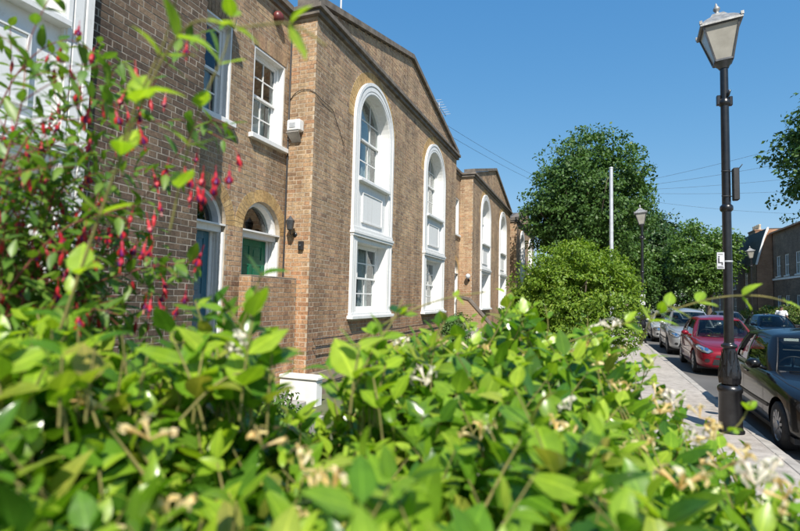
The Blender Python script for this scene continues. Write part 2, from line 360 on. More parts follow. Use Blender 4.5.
class MB:
    """collects shapes; build() makes ONE mesh object of them"""
    def __init__(s): s.v = []; s.f = []; s.smooth = []
    def add(s, vs_, fs, smooth=False):
        k = len(s.v); s.v.extend([tuple(p) for p in vs_])
        for f in fs: s.f.append([i + k for i in f]); s.smooth.append(smooth)
        return s
    def box(s, x0, x1, y0, y1, z0, z1, bev=0.0):
        if bev <= 0:
            vs_ = [(x, y, z) for z in (z0, z1) for y in (y0, y1) for x in (x0, x1)]
            return s.add(vs_, [(0, 2, 3, 1), (4, 5, 7, 6), (0, 1, 5, 4), (2, 6, 7, 3), (0, 4, 6, 2), (1, 3, 7, 5)])
        b = bev; vs_ = []; 
        X, Y, Z = (x0, x1), (y0, y1), (z0, z1)
        idx = {}
        for i in (0, 1):
            for j in (0, 1):
                for k in (0, 1):
                    sx, sy, sz = (1, -1)[i], (1, -1)[j], (1, -1)[k]
                    idx[i, j, k] = len(vs_)
                    vs_ += [(X[i], Y[j] + sy * b, Z[k] + sz * b), (X[i] + sx * b, Y[j], Z[k] + sz * b), (X[i] + sx * b, Y[j] + sy * b, Z[k])]
        def q(a, ax): return idx[a] + ax
        fs = []
        for i in (0, 1):
            fs.append([q((i, 0, 0), 0), q((i, 1, 0), 0), q((i, 1, 1), 0), q((i, 0, 1), 0)])
            fs.append([q((0, i, 0), 1), q((1, i, 0), 1), q((1, i, 1), 1), q((0, i, 1), 1)])
            fs.append([q((0, 0, i), 2), q((1, 0, i), 2), q((1, 1, i), 2), q((0, 1, i), 2)])
        for a in (0, 1):
            for c in (0, 1):
                fs.append([q((a, c, 0), 0), q((a, c, 1), 0), q((a, c, 1), 1), q((a, c, 0), 1)])
                fs.append([q((a, 0, c), 0), q((a, 1, c), 0), q((a, 1, c), 2), q((a, 0, c), 2)])
                fs.append([q((0, a, c), 1), q((1, a, c), 1), q((1, a, c), 2), q((0, a, c), 2)])
        for i in (0, 1):
            for j in (0, 1):
                for k in (0, 1): fs.append([q((i, j, k), 0), q((i, j, k), 1), q((i, j, k), 2)])
        return s.add(vs_, fs)
    def tube(s, pts, r, n=6, cap=True):
        pts = [Vector(p) for p in pts]
        rs = r if hasattr(r, '__len__') else [r] * len(pts)
        vs_ = []; up = None
        for i, p in enumerate(pts):
            d = (pts[min(i + 1, len(pts) - 1)] - pts[max(i - 1, 0)])
            if d.length < 1e-9: d = Vector((0, 0, 1))
            d.normalize()
            if up is None: up = d.orthogonal().normalized()
            up = (up - d * up.dot(d));
            if up.length < 1e-6: up = d.orthogonal()
            up.normalize(); w = d.cross(up)
            for k in range(n):
                a = 2 * math.pi * k / n
                vs_.append(p + (up * math.cos(a) + w * math.sin(a)) * rs[i])
        fs = [(i * n + k, i * n + (k + 1) % n, (i + 1) * n + (k + 1) % n, (i + 1) * n + k) for i in range(len(pts) - 1) for k in range(n)]
        if cap: fs += [tuple(range(n))[::-1], tuple(range((len(pts) - 1) * n, len(pts) * n))]
        return s.add(vs_, fs, n > 4)
    def lathe(s, prof, c=(0, 0, 0), n=20, axis='z', cap=True, smooth=True):
        vs_ = []
        for r, h in prof:
            for k in range(n):
                a = 2 * math.pi * (k + .5) / n
                if axis == 'z': vs_.append((c[0] + r * math.cos(a), c[1] + r * math.sin(a), c[2] + h))
                elif axis == 'x': vs_.append((c[0] + h, c[1] + r * math.cos(a), c[2] + r * math.sin(a)))
                else: vs_.append((c[0] + r * math.cos(a), c[1] + h, c[2] + r * math.sin(a)))
        m = len(prof)
        fs = [(i * n + k, i * n + (k + 1) % n, (i + 1) * n + (k + 1) % n, (i + 1) * n + k) for i in range(m - 1) for k in range(n)]
        s.add(vs_, fs, smooth)
        if cap: s.add(vs_[:n], [tuple(range(n))[::-1]]); s.add(vs_[-n:], [tuple(range(n))])
        return s
    def poly(s, pts): return s.add(pts, [tuple(range(len(pts)))])
    def prism(s, pts, off):
        """polygon extruded by the vector off"""
        n = len(pts); o = Vector(off)
        vs_ = [Vector(p) for p in pts] + [Vector(p) + o for p in pts]
        return s.add(vs_, [tuple(range(n)), tuple(range(n, 2 * n))[::-1]] + [(i, (i + 1) % n, n + (i + 1) % n, n + i) for i in range(n)])
    def build(s, name, mat, parent=None, shift=True, smooth=None):
        me = bpy.data.meshes.new(name)
        off = Vector(parent.get('_base', (0, 0, 0))) if (parent is not None and shift) else Vector((0, 0, 0))
        me.from_pydata([(p[0] - off.x, p[1] - off.y, p[2] - off.z) for p in s.v], [], s.f)
        sm = s.smooth if smooth is None else [smooth] * len(s.f)
        me.polygons.foreach_set('use_smooth', sm)
        bm = bmesh.new(); bm.from_mesh(me); bmesh.ops.recalc_face_normals(bm, faces=bm.faces); bm.to_mesh(me); bm.free()
        me.materials.append(MATS[mat] if isinstance(mat, str) else mat)
        o = bpy.data.objects.new(name, me); link(o, parent)
        if parent is not None and '_base' in parent: o['_base'] = tuple(off)
        return o

def root(name, base, label, cat, group=None, rz=0):
    """an Empty at the thing's base; builders below it give world coordinates"""
    o = empty(name, base, rz); o['_base'] = tuple(base)
    return tag(o, label, cat, group)

def np_mesh(name, V, F, mat, parent=None, smooth=False, base=None):
    """fast mesh of equal sized faces from numpy arrays (F: n x k)"""
    me = bpy.data.meshes.new(name)
    if base is None and parent is not None and '_base' in parent: base = tuple(parent['_base'])
    if base is not None: V = V - np.array(base)
    nf, k = F.shape
    me.vertices.add(len(V)); me.vertices.foreach_set('co', V.astype(np.float32).ravel())
    me.loops.add(nf * k); me.loops.foreach_set('vertex_index', F.astype(np.int32).ravel())
    me.polygons.add(nf); me.polygons.foreach_set('loop_start', np.arange(0, nf * k, k, dtype=np.int32))
    me.polygons.foreach_set('use_smooth', np.full(nf, smooth))
    me.update(calc_edges=True)
    me.materials.append(MATS[mat])
    o = bpy.data.objects.new(name, me); link(o, parent)
    if parent is not None and '_base' in parent: o['_base'] = tuple(base)
    return o

def copy_tree(o, parent=None):
    c = o.copy(); COL.objects.link(c); c.parent = parent
    for ch in list(o.children): copy_tree(ch, c)
    return c

# ------------------------------------------------------------------ ground, road, pavements
KERB = 1.95; ROAD_FAR = 9.1; PAV = 0.12
def sheet(name, x0, x1, y0, y1, z, mat, nx=1, ny=1):
    m = MB()
    for i in range(nx):
        for j in range(ny):
            a, b = x0 + (x1 - x0) * i / nx, x0 + (x1 - x0) * (i + 1) / nx
            c, d = y0 + (y1 - y0) * j / ny, y0 + (y1 - y0) * (j + 1) / ny
            m.poly([(a, c, z), (b, c, z), (b, d, z), (a, d, z)])
    o = m.build(name, mat); o['kind'] = 'structure'
    return o
sheet('ground', -400, 400, -400, 700, -0.02, 'ground_mat')
sheet('road', KERB + 0.148, ROAD_FAR - 0.148, -30, 260, 0.0, 'asphalt')
def slab(name, x0, x1, y0, y1, z0, z1, mat):
    o = MB().box(x0, x1, y0, y1, z0, z1).build(name, mat); o['kind'] = 'structure'; return o
slab('pavement', 0.45, KERB, -30, 260, -0.3, PAV, 'paving')
slab('pavement', ROAD_FAR, 11.2, -30, 260, -0.3, PAV, 'paving')
slab('garden_soil', -5.6, 0.44, -30, 60, -0.3, 0.10, 'ground_mat')
slab('garden_soil', 11.21, 40, -30, 120, -0.3, 0.10, 'ground_mat')
for side, (xa, xb) in enumerate(((KERB + 0.002, KERB + 0.148), (ROAD_FAR - 0.148, ROAD_FAR - 0.002))):
    kerb = slab('kerb', xa + 0.012, xb - 0.012, -30, 260, -0.3, PAV - 0.03, 'grey_stone')
    src = MB().box(xa, xb, 0.006, 0.894, -0.15, PAV + 0.003, 0.014).build('kerb_stone', 'grey_stone', kerb)
    for i in range(1, 60):
        c = src.copy(); COL.objects.link(c); c.parent = kerb
        c.location = (random.uniform(-.004, .004), i * 0.9, random.uniform(-.004, .003))

# ------------------------------------------------------------------ brick walls
COURSE = 0.075
def courses(u0, u1, z0, z1, holes=(), bound=None, seed=0):
    """Flemish bond: list of (ua, ub, za, zb), cut at openings and at the wall's ends"""
    out = []; per = 0.3375
    for i in range(int(round((z1 - z0) / COURSE))):
        za = z0 + i * COURSE; zc = za + COURSE / 2
        a0, b0 = (u0, u1) if bound is None else bound(zc)
        if b0 - a0 < 0.1: continue
        iv = [(a0, b0)]
        for h in holes:
            g = h(zc)
            if g is None: continue
            nv = []
            for a, b in iv:
                if g[1] <= a or g[0] >= b: nv.append((a, b)); continue
                if g[0] > a: nv.append((a, g[0]))
                if g[1] < b: nv.append((g[1], b))
            iv = nv
        for a, b in iv:
            k = math.floor((a - u0) / per) - 1
            off = u0 + (i % 2) * per / 2
            while off + k * per < b:
                s0 = off + k * per
                for p, q in ((s0, s0 + 0.215), (s0 + 0.225, s0 + 0.3275)):
                    p2, q2 = max(p, a + 0.002), min(q, b - 0.002)
                    if q2 - p2 > 0.03: out.append((p2, q2, za, za + 0.0645))
                k += 1
    return out

def place(ax, plane, u, z, d):
    """wall coordinates to world: ax '+x' faces the street, '-y' towards the camera, '+y' away"""
    if ax == '+x': return (plane + d, u, z)
    if ax == '-x': return (plane - d, u, z)
    if ax == '-y': return (u, plane - d, z)
    return (u, plane + d, z)

def brick_mesh_arrays(bricks, ax, plane):
    n = len(bricks); B = np.array(bricks)
    d = 0.0022 + RNG.uniform(-0.0018, 0.0022, n)
    dz = RNG.uniform(-0.003, 0.003, n); B[:, 0] += RNG.uniform(-.004, .004, n) * (B[:, 1] - B[:, 0] > .09); B[:, 1] += RNG.uniform(-.004, .004, n) * (B[:, 1] - B[:, 0] > .09)
    V = np.zeros((n, 8, 3)); back = -0.01
    e = 0.0015
    for j, (iu, iz, fr) in enumerate([(0, 2, 0), (1, 2, 0), (1, 3, 0), (0, 3, 0), (0, 2, 1), (1, 2, 1), (1, 3, 1), (0, 3, 1)]):
        u = B[:, iu] + (e if fr and iu == 0 else -e if fr else 0); z = B[:, iz] + dz + (e if fr and iz == 2 else -e if fr else 0)
        dd = np.where(fr, d, back) * np.ones(n)
        if ax == '+x': V[:, j] = np.stack([plane + dd, u, z], 1)
        elif ax == '-y': V[:, j] = np.stack([u, plane - dd, z], 1)
        else: V[:, j] = np.stack([u, plane + dd, z], 1)
    f = np.array([[4, 5, 6, 7], [0, 1, 5, 4], [1, 2, 6, 5], [2, 3, 7, 6], [3, 0, 4, 7]])
    if ax in ('-y',): f = f[:, :]
    return V, f

UNIT_BRICKS = {}
def unit_brick(mat):
    if mat not in UNIT_BRICKS:
        vs_ = [(-.01, 0, 0), (-.01, 1, 0), (-.01, 1, 1), (-.01, 0, 1), (.0024, .009, .025), (.0024, .991, .025), (.0024, .991, .975), (.0024, .009, .975)]
        me = bpy.data.meshes.new('brick'); me.from_pydata(vs_, [], [(4, 5, 6, 7), (0, 1, 5, 4), (1, 2, 6, 5), (2, 3, 7, 6), (3, 0, 4, 7)])
        me.materials.append(MATS[mat]); UNIT_BRICKS[mat] = me
    return UNIT_BRICKS[mat]

class BrickWork:
    """collects the walls of one house; the bricks that show largest become objects, the rest one part"""
    def __init__(s): s.items = []
    def wall(s, bricks, ax, plane, mat): 
        if bricks: s.items.append((bricks, ax, plane, mat))
    def build(s, parent, limit=300, minpx=8.0):
        cand = []
        for wi, (bricks, ax, plane, mat) in enumerate(s.items):
            for bi, (ua, ub, za, zb) in enumerate(bricks):
                p = proj(place(ax, plane, ua, (za + zb) / 2, 0)); q = proj(place(ax, plane, ub, (za + zb) / 2, 0))
                if not p or not q: continue
                if not (0 < p[0] < 800 and 0 < p[1] < 345 and 0 < q[0] < 800): continue
                sz = math.hypot(p[0] - q[0], p[1] - q[1])
                if sz >= minpx: cand.append((sz, wi, bi))
        cand.sort(reverse=True)
        # keep to full bricks in plain sight: right of the fuchsia first
        chosen = {(w, b) for _, w, b in cand[:limit]}
        base = Vector(parent['_base'])
        groups = {}
        for wi, (bricks, ax, plane, mat) in enumerate(s.items):
            rest = [b for bi, b in enumerate(bricks) if (wi, bi) not in chosen]
            if rest: groups.setdefault(mat, []).append(brick_mesh_arrays(rest, ax, plane))
            for bi, (ua, ub, za, zb) in enumerate(bricks):
                if (wi, bi) not in chosen: continue
                o = bpy.data.objects.new('brick', unit_brick(mat)); link(o, parent)
                d = random.uniform(-.0018, .0018)
                if ax == '+x':
                    M = Matrix(((1, 0, 0, plane + d), (0, ub - ua, 0, ua), (0, 0, zb - za, za), (0, 0, 0, 1)))
                else:
                    M = Matrix(((0, ub - ua, 0, ua), (-1, 0, 0, plane - d), (0, 0, zb - za, za), (0, 0, 0, 1)))
                o.matrix_local = Matrix.Translation(-base) @ M
        for mat, parts in groups.items():
            Vs = []; Fs = []; k = 0
            for V, f in parts:
                n = len(V); Vs.append(V.reshape(-1, 3))
                Fs.append((np.arange(n)[:, None, None] * 8 + f[None]).reshape(-1, 4) + k); k += n * 8
            o = np_mesh('brickwork', np.concatenate(Vs), np.concatenate(Fs), mat, parent); o['kind'] = 'stuff'

def rect_hole(a, b, z0, z1): return lambda z: (a, b) if z0 < z < z1 else None
def arch_hole(c, r, z0, zs):
    def f(z):
        if z < z0 or z > zs + r: return None
        w = r if z <= zs else math.sqrt(max(0, r * r - (z - zs) ** 2))
        return (c - w, c + w)
    return f
def arch_loop(c, r, z0, zs, n=16):
    return [(c - r, z0), (c + r, z0)] + [(c + r * math.cos(math.pi * i / n), zs + r * math.sin(math.pi * i / n)) for i in range(n + 1)]
def rect_loop(a, b, z0, z1): return [(a, z0), (b, z0), (b, z1), (a, z1)]

def wall_sheet(parent, name, mat, ax, plane, outline, holes=(), reveal=0.0):
    """flat wall with real openings; reveals run inward"""
    loops = [outline] + list(holes)
    tri = tessellate_polygon([[Vector((u, z, 0)) for u, z in l] for l in loops])
    flat = [p for l in loops for p in l]
    m = MB(); m.add([place(ax, plane, u, z, 0) for u, z in flat], [tuple(t) for t in tri])
    if reveal:
        for l in holes:
            n = len(l)
            m.add([place(ax, plane, u, z, 0) for u, z in l] + [place(ax, plane, u, z, -reveal) for u, z in l],
                  [(i, (i + 1) % n, n + (i + 1) % n, n + i) for i in range(n)])
    return m.build(name, mat, parent, smooth=False)

def voussoirs(parent, ax, plane, c, r0, r1, zs, n, mat, proud=0.004):
    m = MB()
    for i in range(n):
        a0 = math.pi * (i + 0.05) / n; a1 = math.pi * (i + 0.95) / n
        q = [(c + r * math.cos(a), zs + r * math.sin(a)) for r, a in ((r0, a0), (r1, a0), (r1, a1), (r0, a1))]
        d = proud + random.uniform(-.002, .002)
        m.add([place(ax, plane, u, z, d) for u, z in q] + [place(ax, plane, u, z, -0.01) for u, z in q],
              [(0, 1, 2, 3), (0, 4, 5, 1), (1, 5, 6, 2), (2, 6, 7, 3), (3, 7, 4, 0)])
    o = m.build('brick_arch', mat, parent); o['kind'] = 'stuff'
    return o

# ------------------------------------------------------------------ sash windows and doors
def sash_window(parent, plane, yc, z0, hw, z1, cols, rows, arch_zs=None, curtain='sides', sgn=1):
    """box sash at X = plane (its outer face); z1 is the top or, with arch_zs, the arch springs there"""
    P = lambda d: plane + sgn * d
    fw = 0.055
    def top(y):
        if arch_zs is None: return z1
        r = hw; return arch_zs + math.sqrt(max(0.0, r * r - (y - yc) ** 2))
    zt = top(yc)
    m = MB()
    m.box(*sorted((P(-.10), P(0))), yc - hw, yc - hw + fw, z0, top(yc - hw) if arch_zs is None else arch_zs)
    m.box(*sorted((P(-.10), P(0))), yc + hw - fw, yc + hw, z0, top(yc - hw) if arch_zs is None else arch_zs)
    m.box(*sorted((P(-.10), P(0.002))), yc - hw + fw, yc + hw - fw, z0, z0 + 0.05)
    if arch_zs is None: m.box(*sorted((P(-.10), P(0))), yc - hw + fw, yc + hw - fw, z1 - fw, z1)
    else:
        n = 16
        for i in range(n):
            a0, a1 = math.pi * i / n, math.pi * (i + 1) / n
            q = [(yc + r * math.cos(a), arch_zs + r * math.sin(a)) for r, a in ((hw - fw, a0), (hw, a0), (hw, a1), (hw - fw, a1))]
            m.add([(P(0), y, z) for y, z in q] + [(P(-.1), y, z) for y, z in q], [(0, 1, 2, 3), (4, 5, 6, 7), (0, 3, 7, 4), (1, 2, 6, 5)])
    win = m.build('window', 'white_paint', parent)
    zmid = z0 + (zt - z0) * 0.5
    ya, yb = yc - hw + fw, yc + hw - fw
    ihw = hw - fw
    def itop(y):
        if arch_zs is None: return z1 - fw
        return arch_zs + math.sqrt(max(0.0, ihw * ihw - (y - yc) ** 2))
    for lower in (True, False):
        d0, d1 = (-0.055, -0.02) if not lower else (-0.095, -0.06)
        if lower: d0, d1 = -0.095, -0.06
        s0, s1 = (z0 + 0.05, zmid + 0.02) if lower else (zmid - 0.02, zt - fw)
        sm = MB(); st = 0.045
        def bar(y0, y1, za, zb, e=0.0):
            sm.box(*sorted((P(d0 + e), P(d1 - e))), y0, y1, za, zb)
        ts = lambda y: min(s1, itop(y)) if not lower else s1
        bar(ya, ya + st, s0, ts(ya + st * 0.5) if not lower else s1); bar(yb - st, yb, s0, ts(yb - st * .5) if not lower else s1)
        bar(ya + st, yb - st, s0, s0 + (0.07 if lower else 0.04))
        if lower or arch_zs is None: bar(ya + st, yb - st, s1 - 0.04, s1)
        gy = [ya + st + (yb - ya - 2 * st) * i / cols for i in range(cols + 1)]
        gz = [s0 + 0.04 + (s1 - 0.04 - s0 - 0.04) * i / rows for i in range(rows + 1)]
        for y in gy[1:-1]: bar(y - 0.011, y + 0.011, s0 + 0.03, (s1 - 0.03) if lower or arch_zs is None else itop(y), 0.006)
        for z in gz[1:-1]:
            w = ihw
            if arch_zs is not None and not lower and z > arch_zs: w = math.sqrt(max(0, ihw ** 2 - (z - arch_zs) ** 2))
            bar(max(ya + st, yc - w), min(yb - st, yc + w), z - 0.011, z + 0.011, 0.007)
        sm.build('sash', 'white_paint', win)
        for i in range(cols):
            for j in range(rows):
                a, b, c, d = gy[i], gy[i + 1], gz[j], gz[j + 1]
                if j == rows - 1: d = s1 - 0.01
                pts = [(a, c), (b, c)]
                for t in range(6):
                    y = b + (a - b) * t / 5; zt_ = min(d, itop(y)) if not lower else d
                    if zt_ > c + 0.005: pts.append((y, zt_))
                if len(pts) < 4: continue
                if arch_zs is None or lower: pts = [(a, c), (b, c), (b, d), (a, d)]
                xm = P((d0 + d1) / 2)
                MB().prism([(xm + random.uniform(-.0008, .0008), y, z) for y, z in pts], (-sgn * 0.004, 0, 0)).build('pane', 'window_glass', win)
    # net curtains hang behind the glass
    cm = MB()
    def drape(y0, y1, za, zb):
        n = 26; vs_ = []
        for i in range(n + 1):
            y = y0 + (y1 - y0) * i / n
            x = P(-0.24 + 0.022 * math.sin(i * 1.9) + 0.012 * math.sin(i * 0.7))
            vs_ += [(x, y, za), (x, y, min(zb, top(y) - .02))]
        cm.add(vs_, [(2 * i, 2 * i + 2, 2 * i + 3, 2 * i + 1) for i in range(n)], True)
    if curtain == 'sides':
        drape(yc - hw, yc - hw * 0.42, z0, zt); drape(yc + hw * 0.30, yc + hw, z0, zt)
    elif curtain == 'full': drape(yc - hw, yc + hw, z0, zt)
    elif curtain == 'half': drape(yc - hw, yc + hw, z0, z0 + (zt - z0) * 0.55)
    if cm.v: cm.build('curtain', 'curtain', win)
    return win

def front_door(parent, plane, a, b, z0, zs, paint):
    """panelled door in an arched opening a..b, fanlight over the transom at zs; plane is the wall face"""
    c = (a + b) / 2; r = (b - a) / 2; dp = plane - 0.21
    m = MB()      # white lining boards of the reveal, transom and arch lining
    for y0, y1 in ((a, a + 0.03), (b - 0.03, b)):
        m.box(plane - 0.24, plane - 0.02, y0, y1, z0, zs)
    for k in range(3):
        x = plane - 0.05 - k * 0.06
        m.box(x - 0.012, x + 0.012, b - 0.042, b - 0.03, z0, zs - .002); m.box(x - 0.012, x + 0.012, a + 0.03, a + 0.042, z0, zs - .002)
    m.box(plane - 0.26, plane - 0.08, a + 0.002, b - 0.002, zs, zs + 0.09); m.box(plane - 0.26, plane + 0.0, a + 0.002, b - 0.002, zs + 0.09, zs + 0.115)
    m.box(dp - 0.06, dp + 0.02, a + 0.03, a + 0.10, z0, zs); m.box(dp - 0.06, dp + 0.02, b - 0.10, b - 0.03, z0, zs)
    n = 14
    for i in range(n):
        a0, a1 = math.pi * i / n, math.pi * (i + 1) / n
        q = [(c + rr * math.cos(t), zs + 0.115 + rr * math.sin(t) * (r - 0.115 * 0) / r) for rr, t in ((r - 0.06, a0), (r - .004, a0), (r - .004, a1), (r - 0.06, a1))]
        m.add([(plane - 0.08, y, z) for y, z in q] + [(plane - 0.24, y, z) for y, z in q], [(0, 1, 2, 3), (4, 5, 6, 7), (0, 3, 7, 4), (1, 2, 6, 5)])
    fr = m.build('door_frame', 'white_paint', parent)
    pts = [(c + (r - 0.055) * math.cos(math.pi * i / 16), zs + 0.115 + (r - 0.055) * math.sin(math.pi * i / 16)) for i in range(17)]
    MB().prism([(plane - 0.19, y, z) for y, z in pts], (-0.004, 0, 0)).build('fanlight', 'window_glass', fr)
    d = MB(); ya, yb = a + 0.102, b - 0.102
    d.box(dp - 0.045, dp - 0.012, ya, yb, z0 + 0.01, zs - 0.005)
    w = yb - ya; st = 0.10; mid = 0.08
    for y0, y1 in ((ya, ya + st), (yb - st, yb), (c - mid / 2, c + mid / 2)): d.box(dp - 0.012, dp, y0, y1, z0 + 0.01, zs - 0.006)
    for za, zb in ((z0 + 0.011, z0 + 0.22), (z0 + 0.75, z0 + 0.9), (z0 + 1.38, z0 + 1.48), (zs - 0.11, zs - 0.007)):
        d.box(dp - 0.012, dp - 0.001, ya + st, c - mid / 2, za, zb); d.box(dp - 0.012, dp - 0.001, c + mid / 2, yb - st, za, zb)
    for za, zb in ((z0 + 0.27, z0 + 0.70), (z0 + 0.95, z0 + 1.33), (z0 + 1.53, zs - 0.16)):
        for y0, y1 in ((ya + st, c - mid / 2), (c + mid / 2, yb - st)): d.box(dp - 0.012, dp - 0.004, y0 + 0.04, y1 - 0.04, za, zb, 0.003)
    door = d.build('door', paint, parent)
    MB().lathe([(0.008, 0), (0.012, 0.03), (0.028, 0.045), (0.03, 0.06), (0.018, 0.075)], (dp, ya + 0.06, z0 + 1.02), 12, 'x').build('door_knob', 'chrome', door)
    MB().box(dp, dp + 0.008, c - 0.11, c + 0.11, z0 + 0.79, z0 + 0.85, 0.003).build('letter_plate', 'chrome', door)

def window_surround(parent, plane, yc):
    """white two storey surround: ground window, panel, arched upper window"""
    R = 1.03; rin = 0.775; ZS = 5.44; zb = 1.38
    m = MB()
    prof = [(1.03, 0.965, 0.060), (0.965, 0.935, 0.030), (0.935, 0.855, 0.050), (0.855, 0.835, 0.026), (0.835, 0.795, 0.046), (0.795, rin, 0.030)]
    n = 24
    for ro, ri, pr in prof:
        for s in (-1, 1):
            y0, y1 = sorted((yc + s * ro, yc + s * ri))
            m.box(plane - 0.05, plane + pr, y0, y1, 1.5, ZS)
        for i in range(n):
            a0, a1 = math.pi * i / n, math.pi * (i + 1) / n
            q = [(yc + r * math.cos(a), ZS + r * math.sin(a)) for r, a in ((ri, a0), (ro, a0), (ro, a1), (ri, a1))]
            m.add([(plane + pr, y, z) for y, z in q] + [(plane - .05, y, z) for y, z in q], [(0, 1, 2, 3), (0, 4, 7, 3), (1, 5, 6, 2)])
    dep = 0.30                                  # lining boards of the reveals
    for s in (-1, 1):
        y0, y1 = sorted((yc + s * (rin + 0.03), yc + s * (rin - 0.001)))
        m.box(plane - dep, plane - 0.05, y0, y1, 1.5, 2.95); m.box(plane - dep, plane - 0.05, y0, y1, 4.3, ZS)
    for i in range(n):
        a0, a1 = math.pi * i / n, math.pi * (i + 1) / n
        q = [(yc + rin * math.cos(a), ZS + rin * math.sin(a)) for a in (a0, a1)]
        m.add([(plane - 0.049, *q[0]), (plane - 0.049, *q[1]), (plane - dep, *q[1]), (plane - dep, *q[0])], [(0, 1, 2, 3)])
    m.box(plane - dep, plane + 0.01, yc - rin, yc + rin, 2.95, 3.04)          # head of the lower window
    sur = m.build('window_surround', 'white_paint', parent)
    c = MB(); c.box(plane - .05, plane + 0.085, yc - 1.04, yc + 1.04, 3.05, 3.10); c.box(plane - .05, plane + 0.10, yc - 1.06, yc + 1.06, 3.10, 3.15); c.box(plane - .05, plane + 0.07, yc - 1.04, yc + 1.04, 3.15, 3.23)
    c.build('cornice', 'white_paint', sur)
    p = MB(); p.box(plane - 0.09, plane - 0.02, yc - rin, yc + rin, 3.23, 4.2)
    p.build('panel', 'white_paint', sur)
    p = MB()
    a, b, za, zb_ = yc - 0.52, yc + 0.52, 3.38, 4.02
    p.box(plane - .02, plane + 0.0, a + 0.03, b - 0.03, za + 0.03, zb_ - 0.03, 0.004)
    p.box(plane - .02, plane + 0.014, a, a + 0.03, za, zb_); p.box(plane - .02, plane + 0.014, b - 0.03, b, za, zb_)
    p.box(plane - .02, plane + 0.014, a + .03, b - .03, za, za + 0.03); p.box(plane - .02, plane + 0.014, a + .03, b - .03, zb_ - 0.03, zb_)
    p.build('raised_panel', 'white_paint', sur)
    s = MB(); s.box(plane - dep, plane + 0.10, yc - 0.80, yc + 0.80, 4.2, 4.26, 0.006); s.box(plane - dep, plane + 0.05, yc - rin - .01, yc + rin + .01, 4.26, 4.30)
    s.build('sill', 'white_paint', sur)
    s = MB(); s.box(plane - dep, plane + 0.13, yc - 1.10, yc + 1.10, 1.385, 1.45, 0.006); s.box(plane - dep, plane + 0.075, yc - 1.05, yc + 1.05, 1.45, 1.50)
    s.build('sill', 'white_paint', sur)

